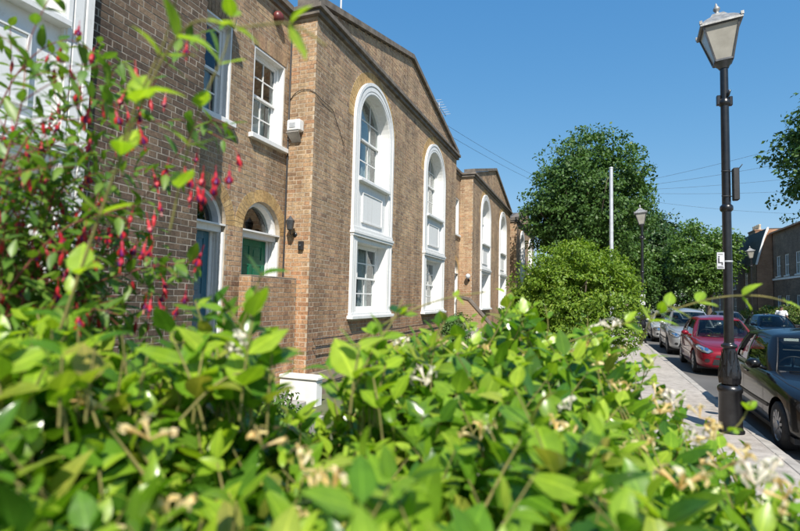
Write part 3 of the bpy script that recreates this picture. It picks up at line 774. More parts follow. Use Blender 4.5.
# ------------------------------------------------------------------ the brick houses on the left
FRONT = -4.5; REC = -5.03; HW = 4.79; END = 6.10; BAND = 6.72
def brick_house(k, label, wing_mat, rec_mat, pier_mat, mort, doors, fine=True):
    c = 12.2 * k
    h = root('brick_house', (FRONT - 4, c, 0), label, 'house', 'terrace of gabled brick houses')
    bw = BrickWork()
    # wing front with two tall arched openings
    wc = [c - 2.25, c + 2.25]
    rake = lambda z: 0 if z < 6.9 else (z - 6.9) / (8.12 - 6.9)
    outline = [(c - HW, 0), (c + HW, 0), (c + HW, 6.9), (c, 8.12), (c - HW, 6.9)]
    ZS = 5.44
    wall_sheet(h, 'wall', mort, '+x', FRONT, outline, [arch_loop(w, 1.0, 1.40, ZS, 24) for w in wc], 0.05)
    hb = [arch_hole(w, 1.035 if True else 1, 1.38, ZS) for w in wc]
    ring = [arch_hole(w, 1.26, ZS, ZS) for w in wc]
    bound = lambda z: (c - HW + 4.72 * rake(z) + 0.0, c + HW - 4.72 * rake(z))
    b = courses(c - HW, c + HW, 0.525, 6.70, hb + ring)
    b += [x for x in courses(c - HW, c + HW, 6.9, 8.1, (), bound)]
    bw.wall(b, '+x', FRONT, wing_mat)
    for w in wc: voussoirs(h, '+x', FRONT, w, 1.04, 1.255, ZS, 46, 'brick_gauged' if k else wing_mat)
    MB().box(FRONT - 0.05, FRONT + 0.05, c - HW - 0.045, c + HW + 0.045, -0.2, 0.515, 0.01).build('plinth', 'plinth_render', h)
    # string course of the pediment, raking copings
    m = MB(); m.box(REC - .3, FRONT + 0.075, c - HW - 0.08, c + HW + 0.08, 6.71, 6.80, 0.008); m.box(REC - .3, FRONT + 0.13, c - HW - 0.12, c + HW + 0.12, 6.80, 6.89, 0.008)
    m.build('string_course', 'dark_coping', h)
    for s in (-1, 1):
        q = [(FRONT - .35, c + s * (HW + 0.10), 6.90), (FRONT - .35, c, 8.14), (FRONT - .35, c, 8.26), (FRONT - .35, c + s * (HW + .10), 7.02)]
        MB().prism(q, (0.43, 0, 0)).build('raking_coping', 'dark_coping', h)
        # roof slopes of the wing, running back from the gable
        q = [(FRONT - .36, c + s * (HW - .1), 6.92), (FRONT - .36, c, 8.12), (FRONT - .36, c, 8.02), (FRONT - .36, c + s * (HW - .1), 6.80)]
        MB().prism(q, (-7.6, 0, 0)).build('roof', 'slate', h)
    # returns of the wing, and the recessed entrance walls
    for s, ax in ((-1, '-y'), (1, '+y')):
        y = c + s * HW
        MB().poly([(REC - .05, y, 0), (FRONT, y, 0), (FRONT, y, 6.9), (REC - .05, y, 6.9)]).build('return_wall', mort if k == 0 else 'mortar_sand', h)
        bw.wall(courses(REC, FRONT + 0.004, 0.15 if s < 0 else 0.9, 6.70), ax, y, pier_mat if s < 0 else wing_mat)
        # entrance bay
        if s > 0: u0, u1, da, db, wa, wb_ = c + HW, c + END, c + 4.96, c + 5.93, c + 5.03, c + 5.90
        else:     u0, u1, da, db, wa, wb_ = c - END, c - HW, c - 5.88, c - 4.91, c - 5.78, c - 4.93
        dc, r = (da + db) / 2, (db - da) / 2
        zt, z0 = 2.84, 0.92
        holes = [arch_loop(dc, r, z0, zt + .0, 16), rect_loop(wa, wb_, 4.36, 5.80)]
        wall_sheet(h, 'wall', 'mortar_brown', '+x', REC, [(u0, 0), (u1, 0), (u1, 6.9), (u0, 6.9)], holes, 0.14)
        wm = rec_mat
        bw.wall(courses(u0, u1, 0.15, 6.70, [arch_hole(dc, r + 0.20, zt, zt), arch_hole(dc, r + .004, z0, zt), rect_hole(wa - .004, wb_ + .004, 4.30, 5.80), rect_hole(wa - 0.08, wb_ + 0.08, 5.80, 6.02)]), '+x', REC, wm)
        voussoirs(h, '+x', REC, dc, r + 0.006, r + 0.20, zt, 25, 'brick_gauged')
        m = MB(); nv = 13
        for i in range(nv):                      # flat gauged arch over the window
            t0, t1 = (i + .06) / nv, (i + .94) / nv
            f0 = lambda t: wa - 0.02 + (wb_ - wa + 0.04) * t; f1 = lambda t: wa - 0.08 + (wb_ - wa + 0.16) * t
            q = [(f0(t0), 5.805), (f0(t1), 5.805), (f1(t1), 6.015), (f1(t0), 6.015)]
            m.add([(REC + .008, *p) for p in q] + [(REC - .01, *p) for p in q], [(0, 1, 2, 3), (0, 4, 5, 1), (1, 5, 6, 2), (2, 6, 7, 3), (3, 7, 4, 0)])
        o = m.build('flat_arch', wm, h); o['kind'] = 'stuff'
        front_door(h, REC, da, db, z0, zt - 0.115, doors[0 if s < 0 else 1])
        # first floor sash with white lined reveals and sill
        m = MB()
        m.box(REC - .30, REC - .004, wa + .002, wa + .03, 4.362, 5.795); m.box(REC - .30, REC - .004, wb_ - .03, wb_ - .002, 4.362, 5.795); m.box(REC - .30, REC - .004, wa + .03, wb_ - .03, 5.765, 5.795)
        m.build('reveal_lining', 'white_paint', h)
        MB().box(REC - .3, REC + .085, wa - .07, wb_ + .07, 4.28, 4.358, 0.006).build('sill', 'white_paint', h)
        sash_window(h, REC - 0.105, (wa + wb_) / 2, 4.36, (wb_ - wa) / 2 - .032, 5.765, 2, 2, curtain='half')
        # coping, steps with landing
        m = MB(); m.box(REC - .3, REC + .06, min(u0, u1) + (0.0 if s < 0 else .09), max(u0, u1) - (.09 if s < 0 else 0), 6.715, 6.80); m.box(REC - .3, REC + .12, min(u0, u1) + (0 if s < 0 else .13), max(u0, u1) - (.13 if s < 0 else 0), 6.80, 6.895)
        m.build('coping', 'dark_coping', h)
        for i in range(1 if (k == 1 and s < 0) else 5):
            z = 0.91 - 0.16 * i; x1 = REC + (0.09 if (k == 1 and s < 0) else 0.62) + 0.28 * i
            MB().box(REC - .33 if i == 0 else x1 - .28, x1, da - 0.0, db + 0.0, -0.1, z, 0.008).build('step', 'grey_stone', h)
    # upper and lower sashes inside the surrounds
    for w in wc:
        window_surround(h, FRONT, w)
        sash_window(h, FRONT - 0.19, w, 1.5, 0.775, 2.95, 3, 2, curtain='sides')
        sash_window(h, FRONT - 0.19, w, 4.30, 0.775, ZS, 3, 2, arch_zs=ZS, curtain='sides')
    # body of the house behind the front: party walls, back, flat roof of the entrance bays, floor
    m = MB()
    xb = FRONT - 8
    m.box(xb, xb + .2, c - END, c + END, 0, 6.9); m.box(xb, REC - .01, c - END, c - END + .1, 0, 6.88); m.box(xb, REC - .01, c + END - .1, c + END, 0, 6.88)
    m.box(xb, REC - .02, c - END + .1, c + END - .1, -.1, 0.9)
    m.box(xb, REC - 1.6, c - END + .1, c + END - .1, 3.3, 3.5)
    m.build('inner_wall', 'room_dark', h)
    m = MB(); m.box(xb, REC - .1, c - END, c - HW + .2, 6.60, 6.72); m.box(xb, REC - .1, c + HW - .2, c + END, 6.60, 6.72); m.box(xb, FRONT - .02, c - HW + .19, c + HW - .19, 6.60, 6.70)
    m.build('flat_roof', 'slate', h)
    bw.build(h, 300, 8.0 if fine else 99)
    return h
H0 = brick_house(0, 'sooty dark brown brick house with the blue front door behind the fuchsia', 'brick_sooty', 'brick_stock', 'brick_sooty', 'mortar_pale', ('dark_red_paint', 'blue_paint'))
H1 = brick_house(1, 'yellow-brown brick gabled house with the green arched front door', 'brick_stock', 'brick_stock', 'brick_return', 'mortar_brown', ('green_paint', 'dark_red_paint'))
H2 = brick_house(2, 'orange-brown gabled brick house with a round globe lamp on its pier', 'brick_stock', 'brick_stock', 'brick_return', 'mortar_brown', ('white_paint', 'blue_paint'), False)
H3 = brick_house(3, 'distant gabled brick house of the terrace partly hidden by the leafy tree', 'brick_stock', 'brick_stock', 'brick_return', 'mortar_brown', ('dark_red_paint', 'green_paint'), False)

# fittings on the brick houses
def wall_light(x, y, z, label, globe=False):
    """lantern on a swan bracket on a wall facing -y at y"""
    t = root('wall_lamp', (x, y, z), label, 'wall lamp')
    MB().lathe([(0.045, 0), (0.045, -0.012), (0.02, -0.02)], (x, y, z - .05), 14, 'y').build('backplate', 'black_iron', t)
    MB().tube([(x, y - .015, z - .05), (x, y - .08, z - .08), (x, y - .15, z - .05), (x, y - .16, z + .0)], 0.009, 6).build('bracket', 'black_iron', t)
    if globe:
        MB().lathe([(0.02, 0), (.07, .03), (.1, .1), (.085, .16), (.04, .2), (.0, .205)], (x, y - .16, z), 16).build('globe', 'sign_white', t)
    else:
        MB().lathe([(0.03, 0), (0.05, .02), (.075, .16), (.08, .165), (.03, .22), (.01, .25)], (x, y - .16, z), 8, smooth=False).build('shade', 'lantern_frame', t)
    return t
wall_light(-4.80, 7.41, 2.92, 'small wall lamp on bracket on the brick pier beside the green door')
wall_light(-4.62, 19.61, 2.62, 'white globe wall lamp on the pier of the orange-brown gabled house', True)
t = root('entry_phone', (-4.66, 7.40, 2.66), 'small black door buzzer box below the pier wall lamp', 'buzzer')
MB().box(-4.70, -4.61, 7.35, 7.404, 2.60, 2.75, .006).build('case', 'plastic_black', t)
MB().lathe([(0.014, 0), (.014, -.006)], (-4.655, 7.35, 2.68), 10, 'y').build('button', 'chrome', t)
t = root('alarm_box', (-4.82, 7.40, 4.7), 'white burglar alarm box fixed high on the brick pier', 'alarm box')
MB().box(-4.95, -4.69, 7.25, 7.404, 4.65, 4.85, .02).build('case', 'white_paint', t)
MB().prism([(-4.95, 7.25, 4.64), (-4.70, 7.25, 4.64), (-4.74, 7.40, 4.50), (-4.92, 7.40, 4.50)], (0, .0, -.015)).build('hood', 'grey_stone', t)
MB().box(-4.89, -4.77, 7.243, 7.25, 4.70, 4.79, .002).build('badge', 'galvanised', t)
t = root('alarm_bell', (REC, 6.95, 6.5), 'dark red round alarm bell high under the parapet coping', 'alarm bell')
MB().lathe([(0.10, 0), (0.105, .03), (.095, .07), (.06, .10), (.02, .115), (.001, .117)], (REC + .02, 6.95, 6.52), 18, 'x').build('gong', 'dark_red_paint', t)
MB().lathe([(0.05, 0), (0.05, .03)], (REC, 6.95, 6.52), 12, 'x').build('mount', 'plastic_black', t)
tag(MB().tube([(REC + .05, 7.36, z) for z in (0.2, 2, 4, 6.6)], .014, 8).build('drainpipe', 'cable_black'), 'slim dark pipe in the corner between green door bay and pier', 'drainpipe')
tag(MB().tube([(REC + .05, 4.86, z) for z in (0.2, 2, 4, 6.6)], .018, 8).build('drainpipe', 'cable_black'), 'dark downpipe in the corner beside the blue door', 'drainpipe')
cb = MB(); cb.tube([(-5.0, 7.40, 5.25), (-4.9, 7.39, 5.36), (-4.75, 7.39, 5.42), (-4.6, 7.395, 5.40), (-4.49, 7.40, 5.33), (-4.478, 7.6, 5.28), (-4.478, 8.0, 5.25), (-4.478, 8.35, 4.9), (-4.478, 8.5, 4.72)], .006, 5)
tag(cb.build('wall_cable', 'cable_black'), 'thin black cable looping across the brick pier below the coping', 'cable')
for i, z in enumerate((0.30, 0.62, 0.93, 1.09)):
    m = MB(); pts = [(-4.43, 7.6 + j * .8, z + .008 * math.sin(j * 1.7 + i)) for j in range(12)]
    m.tube(pts, .011, 5)
    for j in range(0, 12, 3): m.tube([(-4.50, 7.6 + j * .8, z), (-4.42, 7.6 + j * .8, z)], .008, 5)
    tag(m.build('climber_wire', 'cable_black'), ('lowest climber wire along the foot of the green-door house', 'second climber wire above the ground below the white windows', 'third climber wire above the ground below the white windows', 'topmost climber wire just under the white window sills')[i], 'wire', 'climber wires below the windows')
# low white wall flanking the steps of the green door, and the sloping stair walls of the next bay
t = root('stair_wall', (-4.2, 7.1, .1), 'low white rendered wall beside the steps of the green door', 'wall')
MB().box(-4.95, -4.05, 7.0, 7.2, -.05, .50, .015).build('wall', 'white_render', t)
MB().box(-4.98, -4.02, 6.97, 7.23, .50, .56, .015).build('coping', 'white_render', t)
t = root('stair_parapet', (-4.7, 6.8, .1), 'brick parapet wall screening the steps of the green door', 'wall')
PX, PY0, PY1, PZ = -4.72, 6.16, 7.37, 2.10
MB().box(PX - .21, PX, PY0, PY1, 0, PZ).build('wall', 'mortar_brown', t)
pb = BrickWork(); pb.wall(courses(PY0, PY1, .15, PZ), '+x', PX, 'brick_stock'); pb.wall(courses(PX - .21, PX + .003, .15, PZ), '-y', PY0, 'brick_return'); pb.build(t, 300, 8.0)
MB().box(PX - .215, PX + .004, PY0 - .004, PY1, PZ + .001, PZ + .018, .004).build('coping', 'plinth_render', t)
t = root('stair_wall', (-4.4, 19.2, .1), 'brick stair wall with dark sloping coping by the distant white door', 'wall')
MB().prism([(-5.0, 19.25, 0), (-3.6, 19.25, 0), (-3.6, 19.25, .75), (-4.55, 19.25, 1.8), (-5.0, 19.25, 1.9)], (0, .2, 0)).build('wall', 'brick_far_stock', t)
m = MB(); m.prism([(-5.0, 19.21, 1.9), (-4.55, 19.21, 1.8), (-3.55, 19.21, .72), (-3.55, 19.21, .80), (-4.52, 19.21, 1.89), (-5.0, 19.21, 1.99)], (0, .28, 0)); m.build('coping', 'dark_coping', t)
# aerials
t = root('aerial_mast', (-5.35, 9.8, 7.4), 'thin white aerial mast rising behind the gable coping', 'mast')
MB().tube([(-5.35, 9.8, 7.2), (-5.35, 9.8, 10.2)], .022, 8).build('pole', 'aluminium_white', t)
t = root('tv_aerial', (-4.75, 15.6, 7.2), 'small television aerial on the far slope of the gable', 'aerial')
m = MB(); m.tube([(-4.75, 15.6, 7.1), (-4.75, 15.6, 8.25)], .015, 6); m.tube([(-4.75, 15.1, 8.2), (-4.75, 16.4, 8.1)], .012, 5); m.build('boom', 'galvanised', t)
for i in range(7): MB().tube([(-4.95, 15.2 + i * .18, 8.2 - i * .014), (-4.55, 15.2 + i * .18, 8.2 - i * .014)], .007, 5).build('element', 'galvanised', t)

# ------------------------------------------------------------------ houses across the street
def far_window(parent, plane, yc, z0, w, hh, sgn=-1):
    m = MB(); fx = sorted((plane - sgn * .10, plane - sgn * .04))
    m.box(*fx, yc - w / 2, yc - w / 2 + .07, z0, z0 + hh); m.box(*fx, yc + w / 2 - .07, yc + w / 2, z0, z0 + hh)
    m.box(*fx, yc - w / 2 + .07, yc + w / 2 - .07, z0, z0 + .07); m.box(*fx, yc - w / 2 + .07, yc + w / 2 - .07, z0 + hh - .07, z0 + hh)
    m.box(*fx, yc - w / 2 + .07, yc + w / 2 - .07, z0 + hh / 2 - .035, z0 + hh / 2 + .035); m.box(*fx, yc - .018, yc + .018, z0 + .07, z0 + hh / 2 - .035); m.box(*fx, yc - .018, yc + .018, z0 + hh / 2 + .035, z0 + hh - .07)
    win = m.build('window', 'white_paint', parent)
    for a, b in ((yc - w / 2 + .07, yc - .018), (yc + .018, yc + w / 2 - .07)):
        for c, d in ((z0 + .07, z0 + hh / 2 - .035), (z0 + hh / 2 + .035, z0 + hh - .07)):
            MB().prism([(plane - sgn * .08, a, c), (plane - sgn * .08, b, c), (plane - sgn * .08, b, d), (plane - sgn * .08, a, d)], (-sgn * .004, 0, 0)).build('pane', 'window_glass', win)
    m = MB(); n = 14
    m.add([(plane - sgn * (.3 + .02 * math.sin(i * 2)), yc - w / 2 + w * i / n, z) for i in range(n + 1) for z in (z0, z0 + hh)], [(2 * i, 2 * i + 2, 2 * i + 3, 2 * i + 1) for i in range(n)], True)
    m.build('curtain', 'curtain', win)
    s = sorted((plane - sgn * .1, plane + sgn * .08)); MB().box(*s, yc - w / 2 - .08, yc + w / 2 + .08, z0 - .1, z0 - .002).build('sill', 'white_paint', win)

def street_house(x, y0, y1, zt, wins, label, mat, side=None, depth=9, roof='clay_tile', pitch=2.4):
    h = root('terrace_house', (x + depth / 2, (y0 + y1) / 2, 0), label, 'house')
    holes = [rect_loop(yc - w / 2, yc + w / 2, z0, z0 + hh) for yc, z0, w, hh in wins]
    wall_sheet(h, 'wall', mat, '-x', x, [(y0, 0), (y1, 0), (y1, zt), (y0, zt)], holes, 0.12)
    for yc, z0, w, hh in wins: far_window(h, x, yc, z0, w, hh)
    # gable ends with the roof's profile, back wall, roof slabs
    ap = (x + depth / 2, zt + pitch)
    for y in (y0, y1):
        MB().prism([(x, y, 0), (x + depth, y, 0), (x + depth, y, zt), (ap[0], y, ap[1]), (x, y, zt)], (0, .12 if y == y0 else -.12, 0)).build('gable_wall', side or mat, h)
    MB().box(x + depth - .1, x + depth, y0 + .12, y1 - .12, 0, zt).build('back_wall', mat, h)
    for xa in (x - .25, x + depth + .25):
        za = zt - .25 * pitch / (depth / 2)
        MB().prism([(xa, y0 - .06, za), (ap[0], y0 - .06, ap[1]), (ap[0], y0 - .06, ap[1] + .12), (xa, y0 - .06, za + .12)], (0, y1 - y0 + .12, 0)).build('roof', roof, h)
    s = MB().box(x - .06, x, y0, y1, 3.95, 4.1); s.build('string_course', 'white_render', h)
    return h
W = []
for yc in (49.2, 47.3, 45.0, 42.7, 40.4, 38.1): W += [(yc, 4.25, .95, 1.65), (yc, 1.0, .95, 1.7)]
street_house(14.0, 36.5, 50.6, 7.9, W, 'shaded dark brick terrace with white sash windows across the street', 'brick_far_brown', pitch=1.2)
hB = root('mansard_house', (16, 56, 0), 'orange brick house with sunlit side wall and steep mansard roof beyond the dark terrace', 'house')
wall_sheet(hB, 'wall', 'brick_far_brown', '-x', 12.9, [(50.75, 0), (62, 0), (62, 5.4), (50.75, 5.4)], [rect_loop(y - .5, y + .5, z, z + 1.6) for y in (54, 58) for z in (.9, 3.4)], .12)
for y in (54, 58):
    for z in (.9, 3.4): far_window(hB, 12.9, y, z, 1.0, 1.6)
prof = [(12.9, 0), (19.5, 0), (19.5, 5.4), (18.6, 8.3), (13.75, 8.3), (13.45, 7.5), (13.1, 6.1), (12.9, 5.4)]
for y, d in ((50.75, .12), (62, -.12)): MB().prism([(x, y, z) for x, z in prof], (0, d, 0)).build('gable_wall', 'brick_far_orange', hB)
MB().prism([(12.84, 50.88, 5.4), (12.94, 50.88, 5.3), (13.52, 50.88, 7.5), (13.82, 50.88, 8.32), (18.6, 50.88, 8.32), (18.6, 50.88, 8.42), (13.72, 50.88, 8.42), (13.4, 50.88, 7.55)], (0, 11, 0)).build('roof', 'slate', hB)
MB().prism([(12.80, 50.62, 5.3), (12.92, 50.62, 5.3), (13.12, 50.62, 6.1), (13.47, 50.62, 7.5), (13.78, 50.62, 8.3), (13.78, 50.62, 8.48), (13.66, 50.62, 8.48), (13.36, 50.62, 7.55), (13.0, 50.62, 6.15)], (0, .13, 0)).build('verge', 'white_render', hB)
m = MB(); m.box(13.9, 14.7, 55.0, 57.2, 8.42, 8.75, .03); m.box(13.85, 14.75, 54.95, 57.25, 8.75, 8.85); m.build('chimney', 'brick_far_orange', hB)
for i in range(5): MB().lathe([(.13, 0), (.11, .35), (.14, .4), (.12, .5)], (14.3, 55.2 + i * .42, 8.85), 10).build('chimney_pot', 'chimney_pot', hB)
hC = street_house(13.2, 62.2, 74, 7.0, [(66, 4.25, 1.0, 1.6), (66, 1.0, 1.0, 1.6), (70, 4.25, 1.0, 1.6), (70, 1.0, 1.0, 1.6)], 'brown brick house far along the other side of the street', 'brick_far_brown', None, 8, 'slate', 2.6)
# ------------------------------------------------------------------ street lamps
def street_lamp():
    """cast iron column with plinth, leaf vase and four sided lantern; local, base at the origin"""
    t = empty('street_lamp')
    MB().lathe([(.165, -.05), (.165, .03), (.147, .05), (.140, .10), (.137, .52), (.149, .54), (.153, .57), (.147, .60), (.115, .63)], n=24).build('plinth', 'black_iron', t)
    v = MB().lathe([(.095, .63), (.108, .65), (.122, .69), (.128, .74), (.123, .80), (.108, .88), (.092, .97), (.079, 1.06), (.072, 1.13)], n=24, cap=False).build('vase', 'black_iron', t)
    prof = [(.118, .66), (.129, .74), (.124, .80), (.109, .88), (.093, .97), (.080, 1.06)]
    def rad(z):
        for (r0, z0), (r1, z1) in zip(prof, prof[1:]):
            if z <= z1: return r0 + (r1 - r0) * max(0, (z - z0)) / (z1 - z0)
        return prof[-1][0]
    lm = MB()                                    # raised acanthus leaves, three staggered tiers
    for tier, (za, zb, cnt, w) in enumerate(((.65, .86, 8, .050), (.76, .98, 8, .044), (.90, 1.10, 8, .034))):
        for k in range(cnt):
            a0 = 2 * math.pi * (k + .5 * (tier % 2)) / cnt
            vs_ = []
            for i in range(6):
                f = i / 5; z = za + (zb - za) * f; hw = w * (1 - f ** 2.2) * (0.75 + .5 * math.sin(f * 9) ** 2 * .6) + .002
                r = rad(z) + .003 + .009 * f ** 3
                for s, dr in ((-1, 0), (0, .007), (1, 0)):
                    a = a0 + s * hw / r
                    vs_.append(((r + dr) * math.cos(a), (r + dr) * math.sin(a), z))
            lm.add(vs_, [(3 * i + j, 3 * i + j + 1, 3 * i + j + 4, 3 * i + j + 3) for i in range(5) for j in (0, 1)])
    lm.build('leaf_relief', 'black_iron', v)
    MB().lathe([(.075, 1.125), (.094, 1.135), (.098, 1.155), (.09, 1.175), (.066, 1.185), (.064, 1.20)], n=20).build('ring', 'black_iron', t)
    MB().lathe([(.060, 1.19), (.058, 1.8), (.056, 3.05), (.054, 3.10), (.052, 4.4), (.050, 5.06)], n=20).build('column', 'black_iron', t)
    MB().lathe([(.058, 3.0), (.078, 3.02), (.082, 3.05), (.078, 3.08), (.058, 3.10)], n=20).build('ring', 'black_iron', t)
    MB().lathe([(.054, 4.50), (.072, 4.52), (.074, 4.56), (.054, 4.60)], n=16).build('ring', 'black_iron', t)
    m = MB(); m.box(-.10, -.05, -.03, .03, 4.52, 4.66, .008); m.box(.05, .095, -.03, .03, 4.50, 4.63, .008); m.tube([(.03, -.05, 4.62), (.05, -.08, 4.70)], .018, 8); m.build('ladder_bracket', 'black_iron', t)
    # lantern: tapered square, leaning a little as on the street
    hd = empty('lantern_holder')
    Rm = Matrix.Translation((0, 0, 5.04)) @ Matrix.Rotation(math.radians(-5), 4, 'Y') @ Matrix.Rotation(math.radians(-4), 4, 'Z')
    bpy.data.objects.remove(hd)
    def L(p): return Rm @ Vector(p)
    b, tp, h0, h1 = .105, .215, .10, .58
    f = MB(); f.lathe([(.06, 0), (.075, .03), (.11, .07), (.12, .10)], n=16)
    f.v = [L(p) for p in f.v]
    for sx, sy in ((1, 1), (1, -1), (-1, 1), (-1, -1)): f.tube([L((sx * b, sy * b, h0)), L((sx * tp, sy * tp, h1))], .016, 4)
    for hh, w in ((h0, b), (h1, tp)):
        cs = [(w, w), (w, -w), (-w, -w), (-w, w)]
        for i in range(4): f.tube([L((*cs[i], hh)), L((*cs[(i + 1) % 4], hh))], .018, 4)
    f.add([L((sx * b, sy * b, h0 + .002)) for sx, sy in ((1, 1), (1, -1), (-1, -1), (-1, 1))], [(0, 1, 2, 3)])
    lan = f.build('lantern', 'lantern_frame', t)
    e = .012
    cs = [(1, 1), (1, -1), (-1, -1), (-1, 1)]
    for i in range(4):
        c0, c1 = cs[i], cs[(i + 1) % 4]
        MB().add([L((c0[0] * (b - .004), c0[1] * (b - .004), h0 + .01)), L((c1[0] * (b - .004), c1[1] * (b - .004), h0 + .01)), L((c1[0] * (tp - .004), c1[1] * (tp - .004), h1 - .01)), L((c0[0] * (tp - .004), c0[1] * (tp - .004), h1 - .01))], [(0, 1, 2, 3)]).build('lantern_pane', 'lantern_glass', lan)
    r = MB(); lv = [(.255, .58), (.255, .61), (.165, .70), (.105, .745), (.07, .80), (.055, .80)]
    vs_ = []
    for w, z in lv: vs_ += [L((x * w, y * w, z)) for x, y in cs]
    r.add(vs_, [(4 * i + k, 4 * i + (k + 1) % 4, 4 * i + 4 + (k + 1) % 4, 4 * i + 4 + k) for i in range(len(lv) - 1) for k in range(4)] + [(3, 2, 1, 0)])
    for x, y in cs: r.box(0, 0, 0, 0, 0, 0); r.v[-8:] = [L((x * .245 + a * .018, y * .245 + bb * .018, .61 + cc)) for cc in (0, .045) for bb in (-1, 1) for a in (-1, 1)]
    r.build('lantern_roof', 'lantern_roof', t, smooth=False)
    fi = MB().lathe([(.055, .80), (.03, .82), (.022, .845), (.042, .875), (.044, .90), (.022, .93), (.012, .965), (.001, .985)], n=14); fi.v = [L(p) for p in fi.v]
    fi.build('finial', 'lantern_roof', t)
    return t
lamp = street_lamp()
lamp.location = (1.72, 8.1, PAV); lamp.rotation_euler = (0, 0, 0)
tag(lamp, 'black cast-iron street lamp with leaf-relief vase, nearest the black hatchback', 'street lamp', 'street lamps along the kerbs')
lamp2 = copy_tree(lamp); lamp2.location = (1.96, 24.2, PAV); tag(lamp2, 'black street lamp behind the round shrub, with a white notice low on its column')
lamp3 = copy_tree(lamp); lamp3.location = (10.6, 43.0, PAV); tag(lamp3, 'street lamp on the opposite pavement in front of the orange brick house')
# notice plate, slim aerial box on the near lamp, white notice on the second one
t = root('parking_sign', (1.6, 8.0, 2.35), 'small white parking notice strapped to the near street lamp', 'sign')
MB().box(1.578, 1.668, 8.02, 8.028, 2.32, 2.55, .003).build('plate', 'sign_white', t)
m = MB(); z = 8.0185
def mark(x0, x1, z0, z1): m.box(x0, x1, 8.0175, 8.0199, z0, z1)
mark(1.592, 1.609, 2.41, 2.475); mark(1.592, 1.648, 2.40, 2.415); mark(1.633, 1.648, 2.375, 2.40); mark(1.594, 1.612, 2.482, 2.50)
mark(1.588, 1.658, 2.335, 2.343); mark(1.588, 1.65, 2.352, 2.357); mark(1.594, 1.65, 2.52, 2.526)
m.build('print', 'sign_print', t)
MB().lathe([(.064, 0), (.064, .02)], (1.72, 8.1, 2.42), 16).build('strap', 'galvanised', t)
t = root('aerial_box', (1.83, 8.07, 3.2), 'slim black transmitter box strapped to the near street lamp', 'box')
MB().box(1.79, 1.865, 8.02, 8.12, 3.27, 3.72, .01).build('case', 'plastic_black', t)
for zz in (3.33, 3.68): MB().tube([(1.78, 8.07, zz), (1.70, 8.03, zz), (1.655, 8.06, zz + .01)], .007, 5).build('bracket', 'cable_black', t)
MB().tube([(1.86, 8.05, 3.70), (1.90, 8.02, 3.76)], .006, 5).build('aerial_tip', 'cable_black', t)
t = root('lamp_notice', (1.96, 24.1, 1.6), 'white notice low on the lamp column behind the round shrub', 'sign')
MB().box(1.86, 2.06, 24.11, 24.125, 1.75, 2.20, .003).build('plate', 'sign_white', t)
MB().box(1.89, 2.03, 24.105, 24.1095, 1.95, 2.10).build('print', 'sign_print', t)
# plain grey pole by the round shrub
t = root('grey_pole', (.57, 19, PAV), 'plain grey metal pole standing behind the round shrub', 'pole')
MB().lathe([(.085, 0), (.085, 1.2), (.072, 1.25), (.062, 6.35), (.062, 6.42)], (.57, 19, PAV), 16).build('shaft', 'galvanised', t)
MB().lathe([(.07, 0), (.07, .03), (.03, .05)], (.57, 19, PAV + 6.42), 14).build('cap', 'galvanised', t)

# ------------------------------------------------------------------ cars
def lens_mat(name, c, rough, metal):
    simple(name, c, tuple(min(1, x * 1.3) for x in c), 25, rough, metal, coat=1.0)
lens_mat('headlight_lens', (0.42, 0.44, 0.45), .12, .75); lens_mat('tail_lens', (0.30, 0.01, 0.01), .15, 0); lens_mat('amber_lens', (.5, .18, .02), .15, 0)

def evaluated(o):
    dg = bpy.context.evaluated_depsgraph_get(); dg.update()
    return bpy.data.meshes.new_from_object(o.evaluated_get(dg))

def car_body(p):
    sy, sx, sz = p['L'] / 4.05, p['W'] / 1.70, p['H'] / 1.47
    st = p.get('stations') or [(-2.03, .50, .30, .40), (-2.00, .60, .24, .58), (-1.92, .68, .21, .70), (-1.72, .76, .20, .785), (-1.40, .83, .20, .825), (-1.0, .89, .20, .845), (-.62, .94, .20, .85), (0, .96, .20, .85),
          (.7, .985, .20, .85), (1.3, 1.0, .20, .84), (1.7, .995, .22, .80), (1.9, .94, .25, .74), (1.99, .84, .28, .66), (2.02, .70, .32, .52)]
    vs_ = []; n = 0
    for y, zt, zb, hw in st:
        cr = .03
        hs = [(0, zt + cr), (.45, zt + cr * .8), (.78, zt), (.93, zt - .03), (.985, zt - .10 if zt - .10 > zb + .2 else zt - .04), (1.0, (zt * .55 + zb * .45)), (.995, zb + .17 * (zt - zb)), (.965, zb + .05), (.88, zb), (.45, zb - .01), (0, zb - .01)]
        ring = [(a * hw, z) for a, z in hs]; ring += [(-a, z) for a, z in ring[-2:0:-1]]
        n = len(ring)
        vs_ += [(a * sx, y * sy, z * sz) for a, z in ring]
    m = len(st)
    fs = [(i * n + k, i * n + (k + 1) % n, (i + 1) * n + (k + 1) % n, (i + 1) * n + k) for i in range(m - 1) for k in range(n)]
    fs += [tuple(range(n))[::-1], tuple(range((m - 1) * n, m * n))]
    o = MB().add(vs_, fs, True).build('body', p['paint'])
    o.modifiers.new('s', 'SUBSURF').levels = 2
    me = evaluated(o); o.modifiers.clear(); o.data = me
    for yw in (p['yf'], p['yr']):
        for s in (-1, 1):
            cu = MB().lathe([(p['rw'] + .045, -.26), (p['rw'] + .045, .26)], (s * (p['W'] / 2 - .02), yw, p['rw'] + .012), 28, 'x', smooth=True).build('cutter', 'plastic_black')
            bo = o.modifiers.new('b', 'BOOLEAN'); bo.operation = 'DIFFERENCE'; bo.object = cu; bo.solver = 'EXACT'
            me = evaluated(o); o.modifiers.clear(); o.data = me
            bpy.data.objects.remove(cu)
    me.materials.clear(); me.materials.append(MATS[p['paint']])
    me.polygons.foreach_set('material_index', [0] * len(me.polygons))
    me.polygons.foreach_set('use_smooth', [True] * len(me.polygons))
    try: me.set_sharp_from_angle(angle=math.radians(35))
    except Exception: pass
    return o

